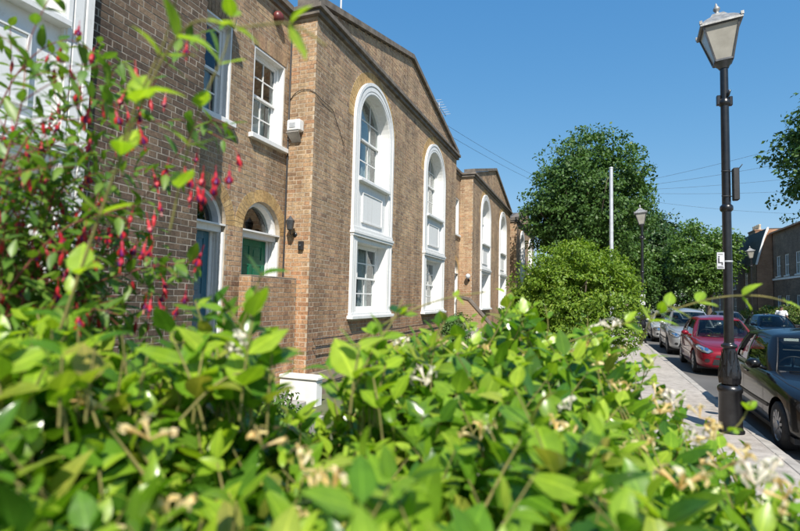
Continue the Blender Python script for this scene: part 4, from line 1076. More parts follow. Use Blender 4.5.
def decal(bvh, poly, mode, off, mat, name, parent, grid=.05, flip=1):
    """a panel of the given outline laid onto the car's surface"""
    xs = [q[0] for q in poly]; zs = [q[1] for q in poly]
    pts = []; 
    for i in range(len(poly)):
        a, b = Vector(poly[i]), Vector(poly[(i + 1) % len(poly)])
        k = max(1, int((b - a).length / grid))
        for j in range(k): pts.append(a + (b - a) * j / k)
    nb = len(pts)
    x = min(xs) + grid * .5
    def inside(x, z):
        c = False
        for i in range(len(poly)):
            (x0, z0), (x1, z1) = poly[i], poly[(i + 1) % len(poly)]
            if (z0 > z) != (z1 > z) and x < (x1 - x0) * (z - z0) / (z1 - z0) + x0: c = not c
        return c
    while x < max(xs):
        z = min(zs) + grid * .5
        while z < max(zs):
            if inside(x, z): pts.append(Vector((x, z)))
            z += grid
        x += grid
    r = delaunay_2d_cdt([Vector(q) for q in pts], [(i, (i + 1) % nb) for i in range(nb)], [], 1, 1e-5)
    vv = []; ok = []
    for q in r[0]:
        if mode == 'front': o_, d = Vector((q.x, -5, q.y)), Vector((0, 1, 0))
        elif mode == 'rear': o_, d = Vector((q.x, 5, q.y)), Vector((0, -1, 0))
        elif mode == 'top': o_, d = Vector((q.x, q.y, 5)), Vector((0, 0, -1))
        else: o_, d = Vector((5 * flip, q.x, q.y)), Vector((-flip, 0, 0))
        h = bvh.ray_cast(o_, d)
        ok.append(h[0] is not None)
        if h[0] is None: vv.append((0, 0, 0)); continue
        nn = h[1] if h[1].dot(d) < 0 else -h[1]
        vv.append(h[0] + (nn * .6 - d * .4) * off)
    fs = [tuple(f) for f in r[2] if all(ok[i] for i in f)]
    if not fs: return None
    return MB().add(vv, fs, True).build(name, mat, parent)

def strip(line, w):
    """thin closed outline around a polyline in 2-d"""
    L_, R_ = [], []
    for i, p in enumerate(line):
        a = Vector(line[max(0, i - 1)]); b = Vector(line[min(len(line) - 1, i + 1)]); d = (b - a).normalized(); nn = Vector((-d.y, d.x)) * w / 2
        L_.append(tuple(Vector(p) + nn)); R_.append(tuple(Vector(p) - nn))
    return L_ + R_[::-1]

def make_car(name, p):
    t = empty(name)
    sy, sx, sz = p['L'] / 4.05, p['W'] / 1.70, p['H'] / 1.47
    body = car_body(p); body.parent = t
    bvh = BVHTree.FromPolygons([v.co for v in body.data.vertices], [tuple(f.vertices) for f in body.data.polygons])
    # greenhouse: base and top outlines by u (0 windscreen centre .. 4 rear centre), glass cut out by panel
    wb = p.get('wb', -.98); rb = p.get('rb', 1.90)
    keyB = [(0, (0, wb)), (1, (.73, wb + .36)), (2, (.80, .42)), (3, (.775, 1.30)), (3.5, (.66, rb - .14)), (4, (0, rb))]
    keyT = [(0, (0, -.12 + p.get('wt', 0), 1.425)), (1, (.52, .04 + p.get('wt', 0), 1.405)), (2, (.585, .55, 1.44)), (3, (.56, 1.22, 1.415)), (3.5, (.47, rb - .47, 1.38)), (4, (0, rb - .40, 1.395))]
    def at_key(K, u):
        for (u0, a), (u1, b) in zip(K, K[1:]):
            if u <= u1:
                f = (u - u0) / (u1 - u0); a, b = Vector(a), Vector(b)
                if u0 == 0:                                       # windscreen bows forward
                    q = a.lerp(b, f); q[1] = a[1] + (b[1] - a[1]) * f * f; 
                    if len(q) > 2: q[2] = a[2] + (b[2] - a[2]) * f * f
                    return q
                if u1 == 4:
                    q = a.lerp(b, f); g = 1 - (1 - f) ** 2; q[1] = a[1] + (b[1] - a[1]) * g
                    return q
                return a.lerp(b, f)
    def belt(x, y):
        h = bvh.ray_cast(Vector((x * sx, y * sy, 3)), Vector((0, 0, -1)))
        return h[0].z / sz if h[0] else .94
    def S(u, v):
        b = at_key(keyB, u); tt = at_key(keyT, u)
        zb = .93 if u >= .9 else .92
        zb = belt(min(b[0], .70), max(-1.6, min(1.8, b[1]))) - .035
        B = Vector((b[0], b[1], zb)); T = Vector(tt)
        q = B.lerp(T, v); bul = math.sin(math.pi * v)
        if 1 <= u <= 3.5: q.x += .035 * bul
        elif u < 1: q.y -= .030 * bul; q.z += .012 * bul
        else: q.y += .03 * bul
        return q
    side = p.get('doors', 5)
    panels = [(0, .90, 'windscreen', .05, .93)]
    panels += [(1.14, 1.96, 'side_window', .10, .90), (2.06, 2.86, 'side_window', .10, .90)] if side == 5 else [(1.14, 2.02, 'side_window', .10, .90), (2.12, 2.9, 'side_window', .12, .88)]
    panels += [(3.56, 4.0, 'rear_window', .12, .90)]
    ub = sorted({0, .3, .6, .9, 1, 1.14, 1.4, 1.7, 1.96, 2.02, 2.06, 2.12, 2.4, 2.86, 2.9, 3.0, 3.25, 3.5, 3.56, 3.78, 4.0})
    vb = sorted({0, .05, .10, .12, .3, .5, .7, .88, .90, .93, 1.0})
    shell = MB()
    Sc = lambda u, v, s, e=0: (lambda q: (s * (q.x * sx - (e if u > .95 else 0)), q.y * sy + (e if u < .95 else (-e if u > 3.5 else 0)), q.z * sz))(S(u, v))
    gl = {}
    for s in (-1, 1):
        for u0, u1 in zip(ub, ub[1:]):
            um = (u0 + u1) / 2
            for v0, v1 in zip(vb, vb[1:]):
                vm = (v0 + v1) / 2; hit = None
                for pi, (a, b, nm, va, vz) in enumerate(panels):
                    if a < um < b and va < vm < vz: hit = pi
                if hit is None: shell.add([Sc(u0, v0, s), Sc(u1, v0, s), Sc(u1, v1, s), Sc(u0, v1, s)], [(0, 1, 2, 3)], True)
                else:
                    key = (hit, s) if panels[hit][2] == 'side_window' else (hit, 0)
                    gl.setdefault(key, MB()).add([Sc(u0, v0, s, .010), Sc(u1, v0, s, .010), Sc(u1, v1, s, .010), Sc(u0, v1, s, .010)], [(0, 1, 2, 3)], True)
        # roof: from the top ring to the centre line, domed
        fr = [0, .35, .7, .9, 1.0]
        for u0, u1 in zip(ub, ub[1:]):
            for f0, f1 in zip(fr, fr[1:]):
                def Rf(u, f):
                    q = S(u, 1); g = 1 - f
                    return (s * q.x * g * sx, (q.y * g + (q.y * .35 + .36) * f) * sy, (q.z + .075 * (1 - g ** 2.2)) * sz)
                shell.add([Rf(u0, f0), Rf(u1, f0), Rf(u1, f1), Rf(u0, f1)], [(0, 1, 2, 3)], True)
    bm = bmesh.new(); o = shell.build('roof', p['paint'], t)
    bm.from_mesh(o.data); bmesh.ops.remove_doubles(bm, verts=bm.verts, dist=.0008); bmesh.ops.recalc_face_normals(bm, faces=bm.faces); bm.to_mesh(o.data); bm.free()
    for f in o.data.polygons: f.use_smooth = True
    for (pi, s), g in gl.items():
        go = g.build(panels[pi][2], 'car_glass', t)
        bm = bmesh.new(); bm.from_mesh(go.data); bmesh.ops.remove_doubles(bm, verts=bm.verts, dist=.0008); bm.to_mesh(go.data); bm.free()
        if panels[pi][2] == 'windscreen':
            for k in (0, 1):
                wp = MB()
                q = [S(u, .07 + .02 * i) for i, u in enumerate(([.15, .4, .7] if k else [.75, .5, .2]))]
                wp.tube([((1 if k else -1) * a.x * sx, a.y * sy - .02, a.z * sz + .012) for a in q], .009, 5)
                wp.build('wiper', 'plastic_black', go)
            for s2 in (-1, 1):
                fr_ = MB()
                fr_.tube([(lambda q: (s2 * q.x * sx, q.y * sy - .006, q.z * sz + .004))(S(.92, v)) for v in (.03, .3, .6, .93)], .012, 5)
                fr_.build('window_seal', 'plastic_black', go)
    # interior
    it = MB(); it.box(-.62 * sx, .62 * sx, -.62 * sy, 1.5 * sy, .38, .46); it.box(-.66 * sx, .66 * sx, -.66 * sy, -.30 * sy, .70 * sz, .945 * sz, .03)
    it.build('dashboard', 'plastic_black', t)
    for x in (-.36, .36):
        m = MB(); m.box((x - .24) * sx, (x + .24) * sx, -.05, .42, .46, .60, .04)
        m.add([((x + a) * sx, y, z * sz) for a, y, z in [(-.23, .38, .55), (.23, .38, .55), (.20, .62, 1.12), (-.20, .62, 1.12), (-.23, .50, .55), (.23, .50, .55), (.20, .70, 1.10), (-.20, .70, 1.10)]], [(0, 1, 2, 3), (4, 5, 6, 7), (0, 1, 5, 4), (1, 2, 6, 5), (2, 3, 7, 6), (3, 0, 4, 7)])
        m.box((x - .12) * sx, (x + .12) * sx, .62, .70, 1.10 * sz, 1.29 * sz, .03); m.build('seat', 'seat_cloth', t)
    MB().box(-.58 * sx, .58 * sx, 1.25 * sy, 1.38 * sy, .50, 1.10 * sz, .05).build('rear_seat', 'seat_cloth', t)
    m = MB(); cc = Vector((p.get('wheel_side', .36) * sx, -.20 * sy, .96 * sz)); axv = Vector((0, .9, .44)).normalized(); e1 = Vector((1, 0, 0)); e2 = axv.cross(e1)
    m.tube([cc + (e1 * math.cos(a) + e2 * math.sin(a)) * .18 for a in [2 * math.pi * i / 20 for i in range(21)]], .014, 6, False)
    m.tube([cc - e1 * .18, cc + e1 * .18], .018, 5); m.tube([cc, cc - e2 * .18], .014, 5); m.build('steering_wheel', 'plastic_black', t)
    # wheels
    rw = p['rw']
    for yw in (p['yf'], p['yr']):
        for s in (-1, 1):
            x = s * (p['W'] / 2 - .015); w = MB()
            k = -s
            w.lathe([(rw * .66, 0), (rw * .90, k * 0.0), (rw * .985, k * .018), (rw, k * .05), (rw, k * .14), (rw * .97, k * .175), (rw * .66, k * .18)], (x, yw, rw + .0), 30, 'x', cap=False)
            wheel = w.build('wheel', 'rubber', t)
            r_ = MB(); r_.lathe([(rw * .68, k * .002), (rw * .64, k * .012), (rw * .60, k * .05)], (x, yw, rw), 26, 'x', cap=False)
            r_.lathe([(.055, -k * .004), (.05, k * .03)], (x, yw, rw), 14, 'x')
            for i in range(p.get('spokes', 5)):
                a = 2 * math.pi * i / p.get('spokes', 5) + .3
                ca, sa = math.cos(a), math.sin(a); tw = .030 if p.get('spokes', 5) < 8 else .018
                q = []
                for rr, ww in ((.04, tw * 1.2), (rw * .63, tw * .85)):
                    for d in (-1, 1): q.append((rr * ca - d * ww * sa, rr * sa + d * ww * ca))
                q = [q[0], q[1], q[3], q[2]]
                r_.prism([(x + k * .006, yw + a_, rw + b_) for a_, b_ in q], (k * .03, 0, 0))
            r_.build('rim', 'rim_metal', wheel)
            MB().lathe([(rw * .62, k * .055), (.01, k * .055)], (x, yw, rw), 20, 'x', cap=False).build('brake_disc', 'plastic_black', wheel)
    # lights, grille, plate
    Hx, Hz = sx, sz
    for s in (-1, 1):
        hp = [(s * a * Hx, z * Hz) for a, z in p['headlight']]
        hl = decal(bvh, hp, 'front', .010, 'headlight_lens', 'headlight', t, .04)
        if hl:
            cxp = sum(a for a, _ in hp) / len(hp); czp = sum(z for _, z in hp) / len(hp)
            for d in p.get('bulbs', (-.05, .06)):
                decal(bvh, [(cxp + s * d + .042 * math.cos(i * .63), czp + .038 * math.sin(i * .63)) for i in range(10)], 'front', .016, 'chrome', 'reflector', hl, .03)
            decal(bvh, strip(hp + hp[:1], .012), 'front', .012, 'plastic_black', 'lamp_seal', hl, .04)
        if p.get('fog'): decal(bvh, [(s * p['fog'][0] * Hx + .055 * math.cos(i * .52), p['fog'][1] * Hz + .045 * math.sin(i * .52)) for i in range(12)], 'front', .010, 'plastic_black', 'fog_lamp', t, .03)
        decal(bvh, [(s * a * Hx, z * Hz) for a, z in ((.50, .72), (.72, .74), (.72, .92), (.56, .92))], 'rear', .010, 'tail_lens', 'tail_light', t, .05)
    for q in p['grille']: decal(bvh, [(a * Hx, z * Hz) for a, z in q], 'front', .007, 'plastic_black', 'grille', t, .05)
    decal(bvh, [(-.26, p['plate'] - .055), (.26, p['plate'] - .055), (.26, p['plate'] + .055), (-.26, p['plate'] + .055)], 'front', .018, 'plate_white', 'number_plate', t, .06)
    decal(bvh, [(-.26, .60), (.26, .60), (.26, .71), (-.26, .71)], 'rear', .018, 'paper_yellow', 'number_plate', t, .06)
    for l in ([(-.74, -.70), (-.70, -1.25), (-.60, -1.62), (-.40, -1.80), (0, -1.86), (.40, -1.80), (.60, -1.62), (.70, -1.25), (.74, -.70)],):
        decal(bvh, strip([(a * sx, b * sy) for a, b in l], .010), 'top', .003, 'plastic_black', 'bonnet_seam', t, .05)
    # seams, sill strips, handles, mirrors on each flank
    for s in (-1, 1):
        yb = .42 * sy
        lines = [[(-.62 * sy, .93 * sz), (-.66 * sy, .55 * sz), (-.60 * sy, .30 * sz)], [(yb, .95 * sz), (yb, .30 * sz)], [(-.60 * sy, .29 * sz), (yb, .29 * sz)]]
        if side == 5: lines += [[(1.22 * sy, .96 * sz), (1.12 * sy, .62 * sz), (.92 * sy, .42 * sz)], [(yb, .29 * sz), (.86 * sy, .29 * sz)]]
        sm = None
        for l in lines:
            d = decal(bvh, strip(l, .009), 'side', .003, 'plastic_black', 'door_seam', t, .06, s)
        decal(bvh, strip([(-.92 * sy, .50 * sz), (0, .50 * sz), (1.05 * sy, .52 * sz)], .045), 'side', .012, p.get('trim', 'plastic_black'), 'side_moulding', t, .06, s)
        for yy in ([yb - .14, 1.10 * sy] if side == 5 else [yb - .14]):
            d = bvh.ray_cast(Vector((5 * s, yy, .84 * sz)), Vector((-s, 0, 0)))[0]
            if d: MB().box(d.x - .02, d.x + .02, yy - .085, yy + .085, .825 * sz, .855 * sz, .008).build('door_handle', p['paint'], t)
        # mirror
        mm = MB(); mx, my, mz = s * (.83 * sx + .06), -.52 * sy, 1.0 * sz
        mm.lathe([(.001, -.07), (.05, -.065), (.085, -.03), (.092, .02), (.088, .045)], (0, 0, 0), 16, 'y')
        mm.v = [(mx + s * .03 + v[0] * 1.05, my + v[1], mz + .02 + v[2] * .78) for v in mm.v]
        mm.tube([(s * .76 * sx, my + .01, .95 * sz), (mx, my, mz)], .028, 6)
        mir = mm.build('door_mirror', p.get('mirror', p['paint']), t)
        MB().lathe([(.078, .047), (.001, .049)], (0, 0, 0), 16, 'y', cap=False).build('mirror_glass', 'chrome', mir).matrix_local = Matrix.Translation((mx + s * .03, my, mz + .02)) @ Matrix.Diagonal((1.05, 1, .78, 1))
    if p.get('roofrails'):
        for s in (-1, 1): MB().tube([(s * .50 * sx, -.0, 1.43 * sz), (s * .50 * sx, .1, 1.475 * sz), (s * .50 * sx, 1.2, 1.475 * sz), (s * .49 * sx, 1.32, 1.42 * sz)], .016, 6).build('roof_rail', 'galvanised', t)
    MB().box(-.78 * sx, .78 * sx, -1.7 * sy, 1.7 * sy, .17, .24).build('underbody', 'plastic_black', t)
    return t

ALMOND = [(.47, .62), (.58, .575), (.70, .60), (.775, .66), (.795, .74), (.74, .775), (.62, .715), (.50, .665)]
OVAL = [(.60 + .155 * math.cos(i * .4488), .625 + .085 * math.sin(i * .4488)) for i in range(14)]
red = dict(L=4.03, W=1.71, H=1.48, rw=.305, yf=-1.22, yr=1.27, paint='paint_red', headlight=ALMOND, fog=(.60, .40), plate=.38, spokes=7,
           grille=[[(-.44, .48), (.44, .48), (.40, .545), (-.40, .545)], [(-.50, .30), (.50, .30), (.46, .44), (-.46, .44)]], wheel_side=-.36, trim='paint_red')
black = dict(L=3.98, W=1.66, H=1.45, rw=.30, yf=-1.20, yr=1.25, paint='paint_black', headlight=OVAL, fog=(.58, .36), plate=.42, spokes=12, wb=-.92, rb=1.96,
             grille=[[(-.36, .56), (.36, .56), (.33, .63), (-.33, .63)], [(-.55, .28), (.55, .28), (.50, .36), (-.50, .36)]], wheel_side=-.36, trim='plastic_black')
silver = dict(L=4.25, W=1.76, H=1.62, rw=.31, yf=-1.32, yr=1.36, paint='paint_silver', headlight=ALMOND, fog=(.60, .38), plate=.42, spokes=5, wb=-1.16, wt=-.12, rb=1.96,
              grille=[[(-.46, .52), (.46, .52), (.42, .60), (-.42, .60)], [(-.55, .28), (.55, .28), (.50, .40), (-.50, .40)]], roofrails=True, wheel_side=-.36)
pale = dict(red, paint='paint_pale', headlight=OVAL, spokes=5, trim='plastic_black'); navy = dict(black, L=4.3, W=1.74, H=1.42, yf=-1.32, yr=1.38, paint='paint_navy')
def put(t, x, y, rz, label):
    t.location = (x, y, 0.0); t.rotation_euler = (0, 0, math.radians(rz)); tag(t, label, 'car', 'cars parked along the kerbs')
put(make_car('parked_car', black), 3.04, 9.15, -1.0, 'black hatchback parked facing the camera behind the near street lamp')
redcar = make_car('parked_car', red); put(redcar, 3.36, 16.95, -1.5, 'red hatchback with yellow papers on its dashboard')
put(make_car('parked_car', silver), 3.40, 22.4, -1.5, 'silver people carrier with roof rails parked behind the red hatchback')
put(make_car('parked_car', pale), 3.45, 28.6, -1.5, 'pale grey hatchback parked behind the silver people carrier')
put(make_car('parked_car', navy), 7.75, 28.2, 1.0, 'dark navy car parked across the street beside the man in white')
put(make_car('parked_car', dict(navy, paint='paint_grey', H=1.46)), 7.55, 35.5, 1.0, 'dark grey car parked across the street beyond the navy car')
m = MB()
for x, y, a in ((-.30, -.54, .2), (-.14, -.52, -.25)): m.add([(x + dx * math.cos(a) - dy * math.sin(a), y + dx * math.sin(a) + dy * math.cos(a), .962 + .06 * (dy + .07)) for dx in (-.06, .06) for dy in (-.07, .07)], [(0, 1, 3, 2)])
m.build('dashboard_paper', 'paper_yellow', redcar, False)
# ------------------------------------------------------------------ person across the street
def person(x, y, rz):
    t = root('person', (x, y, PAV), 'person in white t-shirt and dark trousers standing on the far pavement', 'person'); t.rotation_euler = (0, 0, rz)
    def skin(name, verts, edges, radii, mat, sub=2, rootv=0):
        me = bpy.data.meshes.new(name); me.from_pydata(verts, edges, []); o = bpy.data.objects.new(name, me); COL.objects.link(o)
        md = o.modifiers.new('k', 'SKIN'); md.use_smooth_shade = True
        for i, r in enumerate(radii): me.skin_vertices[0].data[i].radius = r if hasattr(r, '__len__') else (r, r)
        me.skin_vertices[0].data[rootv].use_root = True
        o.modifiers.new('s', 'SUBSURF').levels = sub
        m2 = evaluated(o); bpy.data.objects.remove(o)
        m2.materials.clear(); m2.materials.append(MATS[mat])
        m2.polygons.foreach_set('use_smooth', [True] * len(m2.polygons))
        o = bpy.data.objects.new(name, m2); link(o, t); return o
    # one continuous body: pelvis, spine, neck, head, arms with hands, legs with feet
    V = [(0, 0, .93), (0, 0, 1.12), (0, .01, 1.36), (0, .01, 1.49), (0, -.01, 1.58), (0, -.02, 1.68),
         (-.17, .01, 1.42), (-.24, .02, 1.16), (-.25, -.04, .93), (-.25, -.07, .83), (.17, .01, 1.42), (.25, .02, 1.17), (.26, -.05, .94), (.26, -.08, .84),
         (-.09, 0, .86), (-.10, -.02, .49), (-.10, .02, .09), (-.11, -.11, .04), (.09, 0, .86), (.11, .03, .49), (.12, .08, .09), (.13, -.05, .04)]
    E_ = [(0, 1), (1, 2), (2, 3), (3, 4), (4, 5), (2, 6), (6, 7), (7, 8), (8, 9), (2, 10), (10, 11), (11, 12), (12, 13), (0, 14), (14, 15), (15, 16), (16, 17), (0, 18), (18, 19), (19, 20), (20, 21)]
    R = [(.15, .11), (.14, .10), (.15, .11), .055, (.075, .09), (.075, .085), .06, .045, .032, .03, .06, .045, .032, .03, .085, .055, .04, .035, .085, .055, .04, .035]
    skin('body', V, E_, R, 'skin')
    for s in (-1, 1):                            # fingers and thumb
        hx, hy, hz = s * .255, -.075, .80
        for k in range(4): skin('finger', [(hx, hy + .03 - .02 * k, hz), (hx - s * .004, hy + .028 - .02 * k, hz - .035), (hx - s * .016, hy + .024 - .02 * k, hz - .065)], [(0, 1), (1, 2)], [.0095, .0085, .007], 'skin', 1)
        skin('thumb', [(hx, hy - .02, hz + .05), (hx - s * .02, hy - .05, hz + .02), (hx - s * .02, hy - .055, hz - .01)], [(0, 1), (1, 2)], [.011, .0095, .008], 'skin', 1)
    skin('t_shirt', [(0, 0, .88), (0, 0, 1.12), (0, .01, 1.36), (0, .01, 1.455), (-.18, .01, 1.42), (-.25, .02, 1.20), (.18, .01, 1.42), (.26, .02, 1.21)], [(0, 1), (1, 2), (2, 3), (2, 4), (4, 5), (2, 6), (6, 7)], [(.19, .145), (.18, .135), (.185, .14), .075, .085, .075, .085, .075], 'cloth_white')
    skin('trousers', [(0, 0, .95), (-.09, 0, .84), (-.10, -.02, .49), (-.10, .02, .10), (.09, 0, .84), (.11, .03, .49), (.12, .08, .10)], [(0, 1), (1, 2), (2, 3), (0, 4), (4, 5), (5, 6)], [(.17, .13), .105, .078, .065, .105, .078, .065], 'cloth_dark')
    skin('hair', [(0, .015, 1.70), (0, .035, 1.62)], [(0, 1)], [(.088, .092), (.075, .075)], 'hair_dark')
    for s in (-1, 1):
        skin('ear', [(s * .08, -.01, 1.66), (s * .084, 0, 1.63)], [(0, 1)], [.014, .011], 'skin', 1)
        skin('eye', [(s * .03, -.098, 1.655), (s * .03, -.1, 1.654)], [(0, 1)], [.010, .010], 'hair_dark', 1)
        skin('shoe', [(s * .11, .02 if s < 0 else .08, .05), (s * .12, -.14 if s < 0 else -.08, .035)], [(0, 1)], [.05, .042], 'cloth_dark', 1)
    skin('nose', [(0, -.10, 1.64), (0, -.122, 1.615)], [(0, 1)], [.010, .015], 'skin', 1)
    skin('mouth', [(-.025, -.098, 1.585), (.025, -.098, 1.585)], [(0, 1)], [.007, .007], 'dark_red_paint', 1)
person(9.35, 32.6, math.radians(150))

# ------------------------------------------------------------------ leaves
def leaf_template(n=4, width=.5, fold=.16, droop=.18, wave=0.0, tipsharp=1.0):
    """ovate leaf along +y, folded on its midrib: verts, triangles"""
    vs_ = [(0, 0, 0)]; 
    for i in range(1, n + 1):
        t = i / (n + 1)
        w = width * .5 * (math.sin(math.pi * t ** .8) ** .8) * (1 - .25 * t * tipsharp)
        z = -droop * t * t; f = fold * w * 2 + wave * math.sin(i * 2.1)
        vs_ += [(-w, t, z + f), (0, t, z), (w, t, z + f * (1 + wave))]
    vs_.append((0, 1, -droop))
    fs = [(0, 2, 1), (0, 3, 2)]
    for i in range(n - 1):
        a = 1 + 3 * i
        fs += [(a, a + 1, a + 4), (a, a + 4, a + 3), (a + 1, a + 2, a + 5), (a + 1, a + 5, a + 4)]
    a = 1 + 3 * (n - 1); e = len(vs_) - 1
    fs += [(a, a + 1, e), (a + 1, a + 2, e)]
    return np.array(vs_, float), np.array(fs)
TEMPL = [leaf_template(4, .64, .14, .15), leaf_template(4, .56, .22, .28), leaf_template(4, .68, .08, .06, .02), leaf_template(4, .50, .18, .40), leaf_template(4, .60, -.06, .22, .03)]
SMALL = leaf_template(2, .55, .15, .2)
TINY = (np.array([(0, 0, 0), (-.30, .5, .05), (.30, .5, .05), (0, 1, -.1)], float), np.array([(0, 2, 1), (1, 2, 3)]))

def frames(A, Nn):
    A = A / np.linalg.norm(A, axis=1, keepdims=True)
    Nn = Nn - A * (A * Nn).sum(1, keepdims=True)
    l = np.linalg.norm(Nn, axis=1, keepdims=True); Nn = np.where(l < 1e-5, np.array([[0, 0, 1.0]]), Nn / np.maximum(l, 1e-5))
    return np.cross(A, Nn), A, Nn

def leaves_mesh(name, P, A, Nn, L, templ, mat, parent, kind='stuff'):
    X, A, Nn = frames(A, Nn); tv, tf = templ
    V = P[:, None] + L[:, None, None] * (tv[None, :, 0, None] * X[:, None] + tv[None, :, 1, None] * A[:, None] + tv[None, :, 2, None] * Nn[:, None])
    n, k = len(P), len(tv)
    F = (np.arange(n)[:, None, None] * k + tf[None]).reshape(-1, 3)
    o = np_mesh(name, V.reshape(-1, 3), F, mat, parent, True)
    if kind: o['kind'] = kind
    if k > 8: leaf_rib(o, templ, n)
    return o

def rand_dirs(n): 
    v = RNG.normal(size=(n, 3)); return v / np.linalg.norm(v, axis=1, keepdims=True)

# ------------------------------------------------------------------ trees and shrubs
def leaf_rib(o, templ, n):
    tv = templ[0]; w = np.abs(tv[:, 0]); w = (w > 1e-4).astype(np.float32)
    a = o.data.attributes.new('rib', 'FLOAT', 'POINT'); a.data.foreach_set('value', np.tile(w, n))

def tree(name, label, cat, base, crown_c, rad, clumps, per, leaf, mat, clump_r=.5, trunk_r=.16, group=None, limbs=14, lobes=7, low=None, skew=.5, seed=1, main=.78):
    global RNG
    RNG = np.random.default_rng(seed)
    rnd = random.Random(seed)
    t = root(name, base, label, cat, group)
    c = np.array(crown_c); r = np.array(rad)
    # crown of overlapping lobes, uneven outline
    lob = [(c, r * main)] * (1 if main < .85 else 6)
    for i in range(lobes):
        d = rand_dirs(1)[0]; d[2] = d[2] * .8
        lob.append((c + d * r * .46, r * rnd.uniform(.40, .58)))
    C_ = []
    while len(C_) < clumps:
        lc, lr = lob[rnd.randrange(len(lob))]
        d = rand_dirs(1)[0]; q = lc + d * lr * (rnd.random() ** (.30 if main < .85 else .22))
        if low is not None and q[2] < low: continue
        C_.append(q)
    C_ = np.array(C_)
    cr = clump_r * RNG.uniform(.6, 1.35, clumps)
    idx = np.repeat(np.arange(clumps), per)
    D = rand_dirs(len(idx)); D[:, 2] = D[:, 2] * .8 + .15
    P = C_[idx] + D * (cr[idx] * RNG.uniform(.35, 1.0, len(idx)) ** .6)[:, None] * np.array([1, 1, .7])
    out = (P - c) / r; out /= np.maximum(np.linalg.norm(out, axis=1, keepdims=True), 1e-3)
    Nn = out * .7 + rand_dirs(len(idx)) * .75 + np.array([0, 0, skew])
    A = rand_dirs(len(idx)) * .8 + out * .4 + np.array([0, 0, -.35])
    leaves_mesh('crown', P, A, Nn, leaf * RNG.uniform(.7, 1.3, len(idx)), TINY if leaf > .16 else SMALL, mat, t)
    m = MB(); b = Vector(base); top = Vector((c[0], c[1], c[2] - r[2] * .35))
    k = 7; pts = [b.lerp(top, i / k) + Vector((rnd.uniform(-1, 1), rnd.uniform(-1, 1), 0)) * trunk_r * .35 * (i > 0) for i in range(k + 1)]
    m.tube(pts, [trunk_r * (1.25 if i == 0 else 1 - .55 * i / k) for i in range(k + 1)], 9)
    o = m.build('trunk', 'bark', t)
    m = MB()
    for i in range(limbs):
        e = Vector(C_[rnd.randrange(clumps)]); s = pts[rnd.randrange(max(1, k // 2), k + 1)]
        mid = s.lerp(e, .5) + Vector((rnd.uniform(-.2, .2), rnd.uniform(-.2, .2), rnd.uniform(0, .4)))
        m.tube([s, s.lerp(mid, .5) + Vector((0, 0, .05)), mid, mid.lerp(e, .5), e], [trunk_r * .42, trunk_r * .34, trunk_r * .25, trunk_r * .16, trunk_r * .06], 6)
    m.build('limbs', 'bark', t)
    return t
tree('street_tree', 'tall rounded broadleaf tree with glossy leaves rising behind the round shrub', 'tree', (-.35, 30, PAV), (-.35, 30, 7.3), (3.75, 3.75, 4.9), 1000, 46, .19, 'tree_leaf', .55, .20, 'street trees', 24, 9, 2.0, seed=11, main=.86)
tree('street_tree', 'dark green tree overhanging from the right above the shaded brick terrace', 'tree', (9.9, 24.5, PAV), (10.0, 24.5, 8.1), (3.5, 3.2, 4.0), 620, 46, .18, 'tree_leaf', .58, .2, 'street trees', 22, 8, 4.9, seed=5)
tree('street_tree', 'large dark domed tree far down the street', 'tree', (5.3, 60, 0), (5.2, 60, 7.2), (4.4, 4.4, 6.6), 640, 46, .34, 'tree_leaf_dark', .9, .3, 'street trees', 14, 8, .5, seed=21)
tree('street_tree', 'lighter green tree in front of the orange brick house', 'tree', (10.0, 54, 0), (9.7, 53.5, 5.9), (3.5, 3.4, 4.4), 520, 46, .28, 'tree_leaf_light', .75, .25, 'street trees', 14, 8, .9, seed=22)
tree('street_tree', 'smaller tree behind the second street lamp', 'tree', (3.1, 52, 0), (2.6, 50, 4.0), (3.0, 3.0, 3.6), 360, 46, .28, 'tree_leaf', .8, .25, 'street trees', 12, 8, .9, seed=23)
tree('street_tree', 'dark tree closing the street between the domed tree and the parked cars', 'tree', (1.2, 85, 0), (6.5, 85, 4.6), (13, 4.0, 6.5), 700, 46, .45, 'tree_leaf_dark', 1.1, .3, 'street trees', 12, 8, .6, seed=24)
tree('street_tree', 'pale green treetop showing beside the tall rounded tree', 'tree', (2.2, 36, 0), (1.6, 36.5, 4.3), (2.3, 2.3, 2.6), 260, 44, .22, 'tree_leaf_light', .6, .2, 'street trees', 10, 6, 1.6, seed=27)
tree('round_shrub', 'big round yellow-green shrub at the garden edge beside the pavement', 'shrub', (-.5, 14.2, .1), (-.50, 14.4, 1.72), (1.85, 1.75, 1.90), 1350, 44, .085, 'shrub_leaf', .21, .09, None, 20, 7, .45, .6, seed=31, main=.93)
tree('garden_shrub', 'small dark shrub under the far white window', 'shrub', (-3.75, 14.3, .1), (-3.75, 14.3, .8), (.5, 1.0, .75), 90, 40, .07, 'tree_leaf', .2, .03, 'garden shrubs', 6, 4, .1, seed=33)
tree('garden_shrub', 'small green shrub by the stair wall of the next house', 'shrub', (-3.0, 20.6, .1), (-3.0, 20.6, .95), (.7, 1.0, .9), 100, 40, .08, 'tree_leaf_light', .24, .03, 'garden shrubs', 6, 4, .1, seed=34)
tree('street_hedge', 'long low mixed hedge in front of the shaded terrace across the street', 'hedge', (11.6, 34, .1), (11.7, 38, .95), (.8, 15, 1.05), 620, 40, .13, 'hedge_leaf', .34, .05, None, 30, 26, .1, seed=35)
tree('garden_hedge', 'dark hedge at the foot of the trees down the street', 'hedge', (1.0, 46, .1), (.6, 46, 1.2), (1.6, 8, 1.4), 300, 40, .2, 'tree_leaf_dark', .5, .05, None, 16, 10, .1, seed=36)

